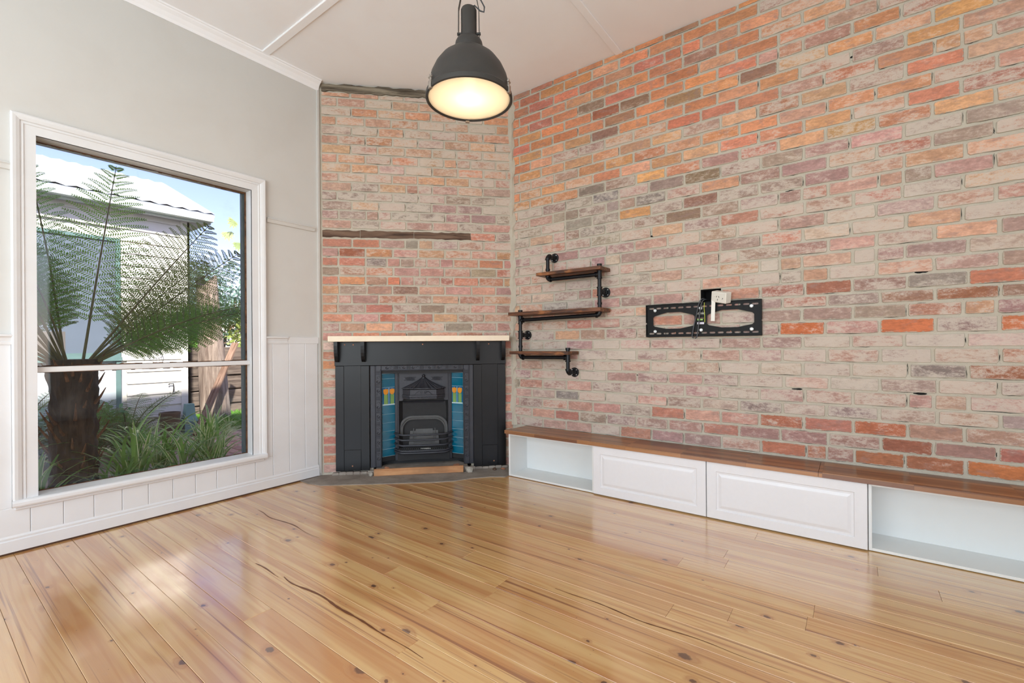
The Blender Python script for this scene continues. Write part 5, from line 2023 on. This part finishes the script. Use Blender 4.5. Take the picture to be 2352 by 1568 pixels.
def clump(x, y, n, s, var, label, seed, z=GZ):
    t = empty('strap_leaf_plant', (x, y, z))
    tag(t, label, 'plant', 'strap-leaved plants under the window')
    r_ = random.Random(seed)
    for i in range(int(n * 1.35)):
        me = r_.choice(BV if r_.random() < var else BL)
        o = put(me, 'leaf', t, (r_.uniform(-0.04, 0.04), r_.uniform(-0.04, 0.04), 0))
        o.rotation_euler = (r_.uniform(-0.15, 0.15), r_.uniform(-0.35, 0.35), r_.uniform(0, 2 * PI))
        q = 1.14 * s * r_.uniform(0.75, 1.2)
        o.scale = (q, q, q)
    return t


for (x, y, n, s, var, lab) in (
        (-4.78, 0.62, 22, 0.85, 0.1, 'strap-leaved plant at the bottom left corner of the window'),
        (-5.0, 1.22, 28, 0.95, 0.1, 'dense green strap-leaved plant just right of the tree fern trunk'),
        (-4.75, 1.05, 20, 0.75, 0.05, 'low green strap-leaved plant in front of the tree fern trunk'),
        (-5.35, 1.52, 28, 1.05, 0.2, 'tall green strap-leaved plant under the low fern'),
        (-4.95, 1.55, 26, 0.9, 0.3, 'strap-leaved plant at the middle of the lower pane'),
        (-5.25, 1.86, 30, 1.05, 0.85, 'variegated cream-striped strap-leaved plant, the most upright one'),
        (-4.85, 1.80, 26, 0.85, 0.6, 'striped strap-leaved plant spreading over the sill near the pink paving'),
        (-5.7, 2.02, 26, 0.95, 0.6, 'striped strap-leaved plant arching towards the pink paving'),
        (-5.9, 1.45, 24, 1.0, 0.1, 'green strap-leaved plant behind the others, left of the brown pot'),
        (-5.5, 0.5, 24, 1.05, 0.05, 'broad green strap-leaved plant left of the tree fern trunk'),
        (-7.5, 2.95, 12, 0.5, 0.9, 'small variegated plant beside the leaning plank'),
        (-6.35, 2.28, 10, 0.55, 0.9, 'small striped plant growing beside the pink paving')):
    clump(x, y, n, s, var, lab, int((x * 31 + y * 57) * 100))


def leaf_cloud(name, loc, rx, ry, rz, n, size, mat, label, cat, seed, stems=6, mats=None, group=None):
    r_ = random.Random(seed)
    t = empty(name, loc)
    tag(t, label, cat, group)
    mb = MB()
    for i in range(n):
        while True:
            p = Vector((r_.uniform(-1, 1), r_.uniform(-1, 1), r_.uniform(-1, 1)))
            if p.length < 1:
                break
        k = mnoise.noise(p * 2.3 + Vector((seed, 0, 0)))
        if k < -0.12:
            continue
        p = Vector((p.x * rx, p.y * ry, rz + p.z * rz))
        d = Vector((r_.uniform(-1, 1), r_.uniform(-1, 1), r_.uniform(-0.9, 0.7))).normalized()
        s = d.cross(Vector((r_.uniform(-1, 1), r_.uniform(-1, 1), r_.uniform(-1, 1)))).normalized()
        l = size * r_.uniform(0.6, 1.3)
        mb.add([p, p + d * l * 0.5 + s * l * 0.28, p + d * l, p + d * l * 0.5 - s * l * 0.28], [(0, 1, 2, 3)])
    mb.build('foliage', mat, t)
    br_ = MB()
    for i in range(stems):
        a = r_.uniform(0, 2 * PI)
        e = Vector((math.cos(a) * rx * 0.75, math.sin(a) * ry * 0.75, rz * r_.uniform(1.0, 1.8)))
        br_.tube([(0, 0, 0), e * 0.5 + Vector((0, 0, 0.15)), e], [0.02, 0.013, 0.004], 5)
    br_.build('branches', plain('twig_brown', (120, 98, 82), 0.8, bump=0), t)
    return t


leaf_cloud('garden_shrub', (-10.7, 4.15, 1.15), 0.75, 1.0, 0.95, 3800, 0.10, SHRUB, 'large blue-green leafy shrub above the sleeper wall', 'shrub', 1)
leaf_cloud('garden_shrub', (-10.3, 4.75, 1.1), 0.6, 0.7, 0.62, 1500, 0.08, SHRUBO, 'russet-leaved bush at the right above the sleeper wall', 'shrub', 2)
leaf_cloud('garden_shrub', (-9.7, 4.45, 0.95), 0.5, 0.6, 0.5, 2200, 0.09, SHRUBY, 'bright yellow-green bush right of the tree stump', 'shrub', 3)
leaf_cloud('garden_shrub', (-9.75, 3.25, 0.95), 0.35, 0.45, 0.42, 1400, 0.09, GRASS, 'grassy green bush between the stump and the outbuilding', 'shrub', 4)
leaf_cloud('garden_shrub', (-12.0, 3.6, 1.0), 0.8, 1.1, 1.15, 3000, 0.11, DKGRN, 'dark green bush behind the outbuilding corner', 'shrub', 5)
leaf_cloud('garden_shrub', (-7.1, 0.75, GZ), 0.3, 0.5, 0.35, 1500, 0.07, SHRUB, 'grey-green bush behind the tree fern trunk at the left', 'shrub', 6)
leaf_cloud('garden_shrub', (-7.35, 1.45, GZ), 0.25, 0.4, 0.32, 1300, 0.07, DKGRN, 'dark leafy bush under the pale infill of the outbuilding', 'shrub', 7)

# tall sapling with big pale lobed leaves
sp = empty('sapling', (-11.2, 4.95, 1.1))
tag(sp, 'thin sapling with pale lobed leaves against the sky', 'sapling')
MB().tube([(0, 0, 0), (0.05, -0.05, 1.2), (0.0, 0.05, 2.3), (-0.05, -0.1, 2.95)], [0.025, 0.02, 0.014, 0.006], 6).build('stem', plain('pale_stem', (170, 140, 120), 0.7, bump=0), sp)
PALE = mat_leaf('pale_lobed_leaf', (176, 200, 130), (214, 224, 160), 0.4, 0.4)
r_ = random.Random(2)
for i in range(7):
    mb = MB()
    c = Vector((0, 0, 0))
    for k in range(7):
        a = -1.25 + 2.5 * k / 6
        L = 0.24 * (1 - 0.12 * abs(k - 3))
        d = Vector((math.sin(a), 0, -math.cos(a)))
        s = Vector((math.cos(a), 0, math.sin(a)))
        mb.add([c, c + d * L * 0.55 + s * 0.035, c + d * L, c + d * L * 0.55 - s * 0.035], [(0, 1, 2, 3)])
    o = mb.build('lobed_leaf', PALE, sp, False, (r_.uniform(-0.25, 0.25), r_.uniform(-0.45, 0.35), 2.2 + 0.13 * i))
    o.rotation_euler = (r_.uniform(-0.5, 0.5), r_.uniform(-0.5, 0.5), L_ROT + r_.uniform(-0.7, 0.7))

# grass at the foot of the sleeper wall
mb = MB()
r_ = random.Random(6)
for i in range(5200):
    x, y = r_.uniform(-9.1, -7.75), r_.uniform(2.75, 4.6)
    l = r_.uniform(0.06, 0.22)
    a = r_.uniform(0, 2 * PI)
    d = Vector((math.cos(a) * 0.5, math.sin(a) * 0.5, 1)).normalized() * l
    s = Vector((-math.sin(a), math.cos(a), 0)) * 0.004
    p = Vector((x, y, GZ))
    mb.add([p - s, p + s, p + d * 0.6 + s * 0.7, p + d + Vector((math.cos(a), math.sin(a), 0)) * l * 0.25, p + d * 0.6 - s * 0.7], [(0, 1, 2, 3, 4)])
go = mb.build('grass', GRASS)
tag(go, 'tufts of bright green grass at the foot of the sleeper wall', 'grass', None, 'stuff')
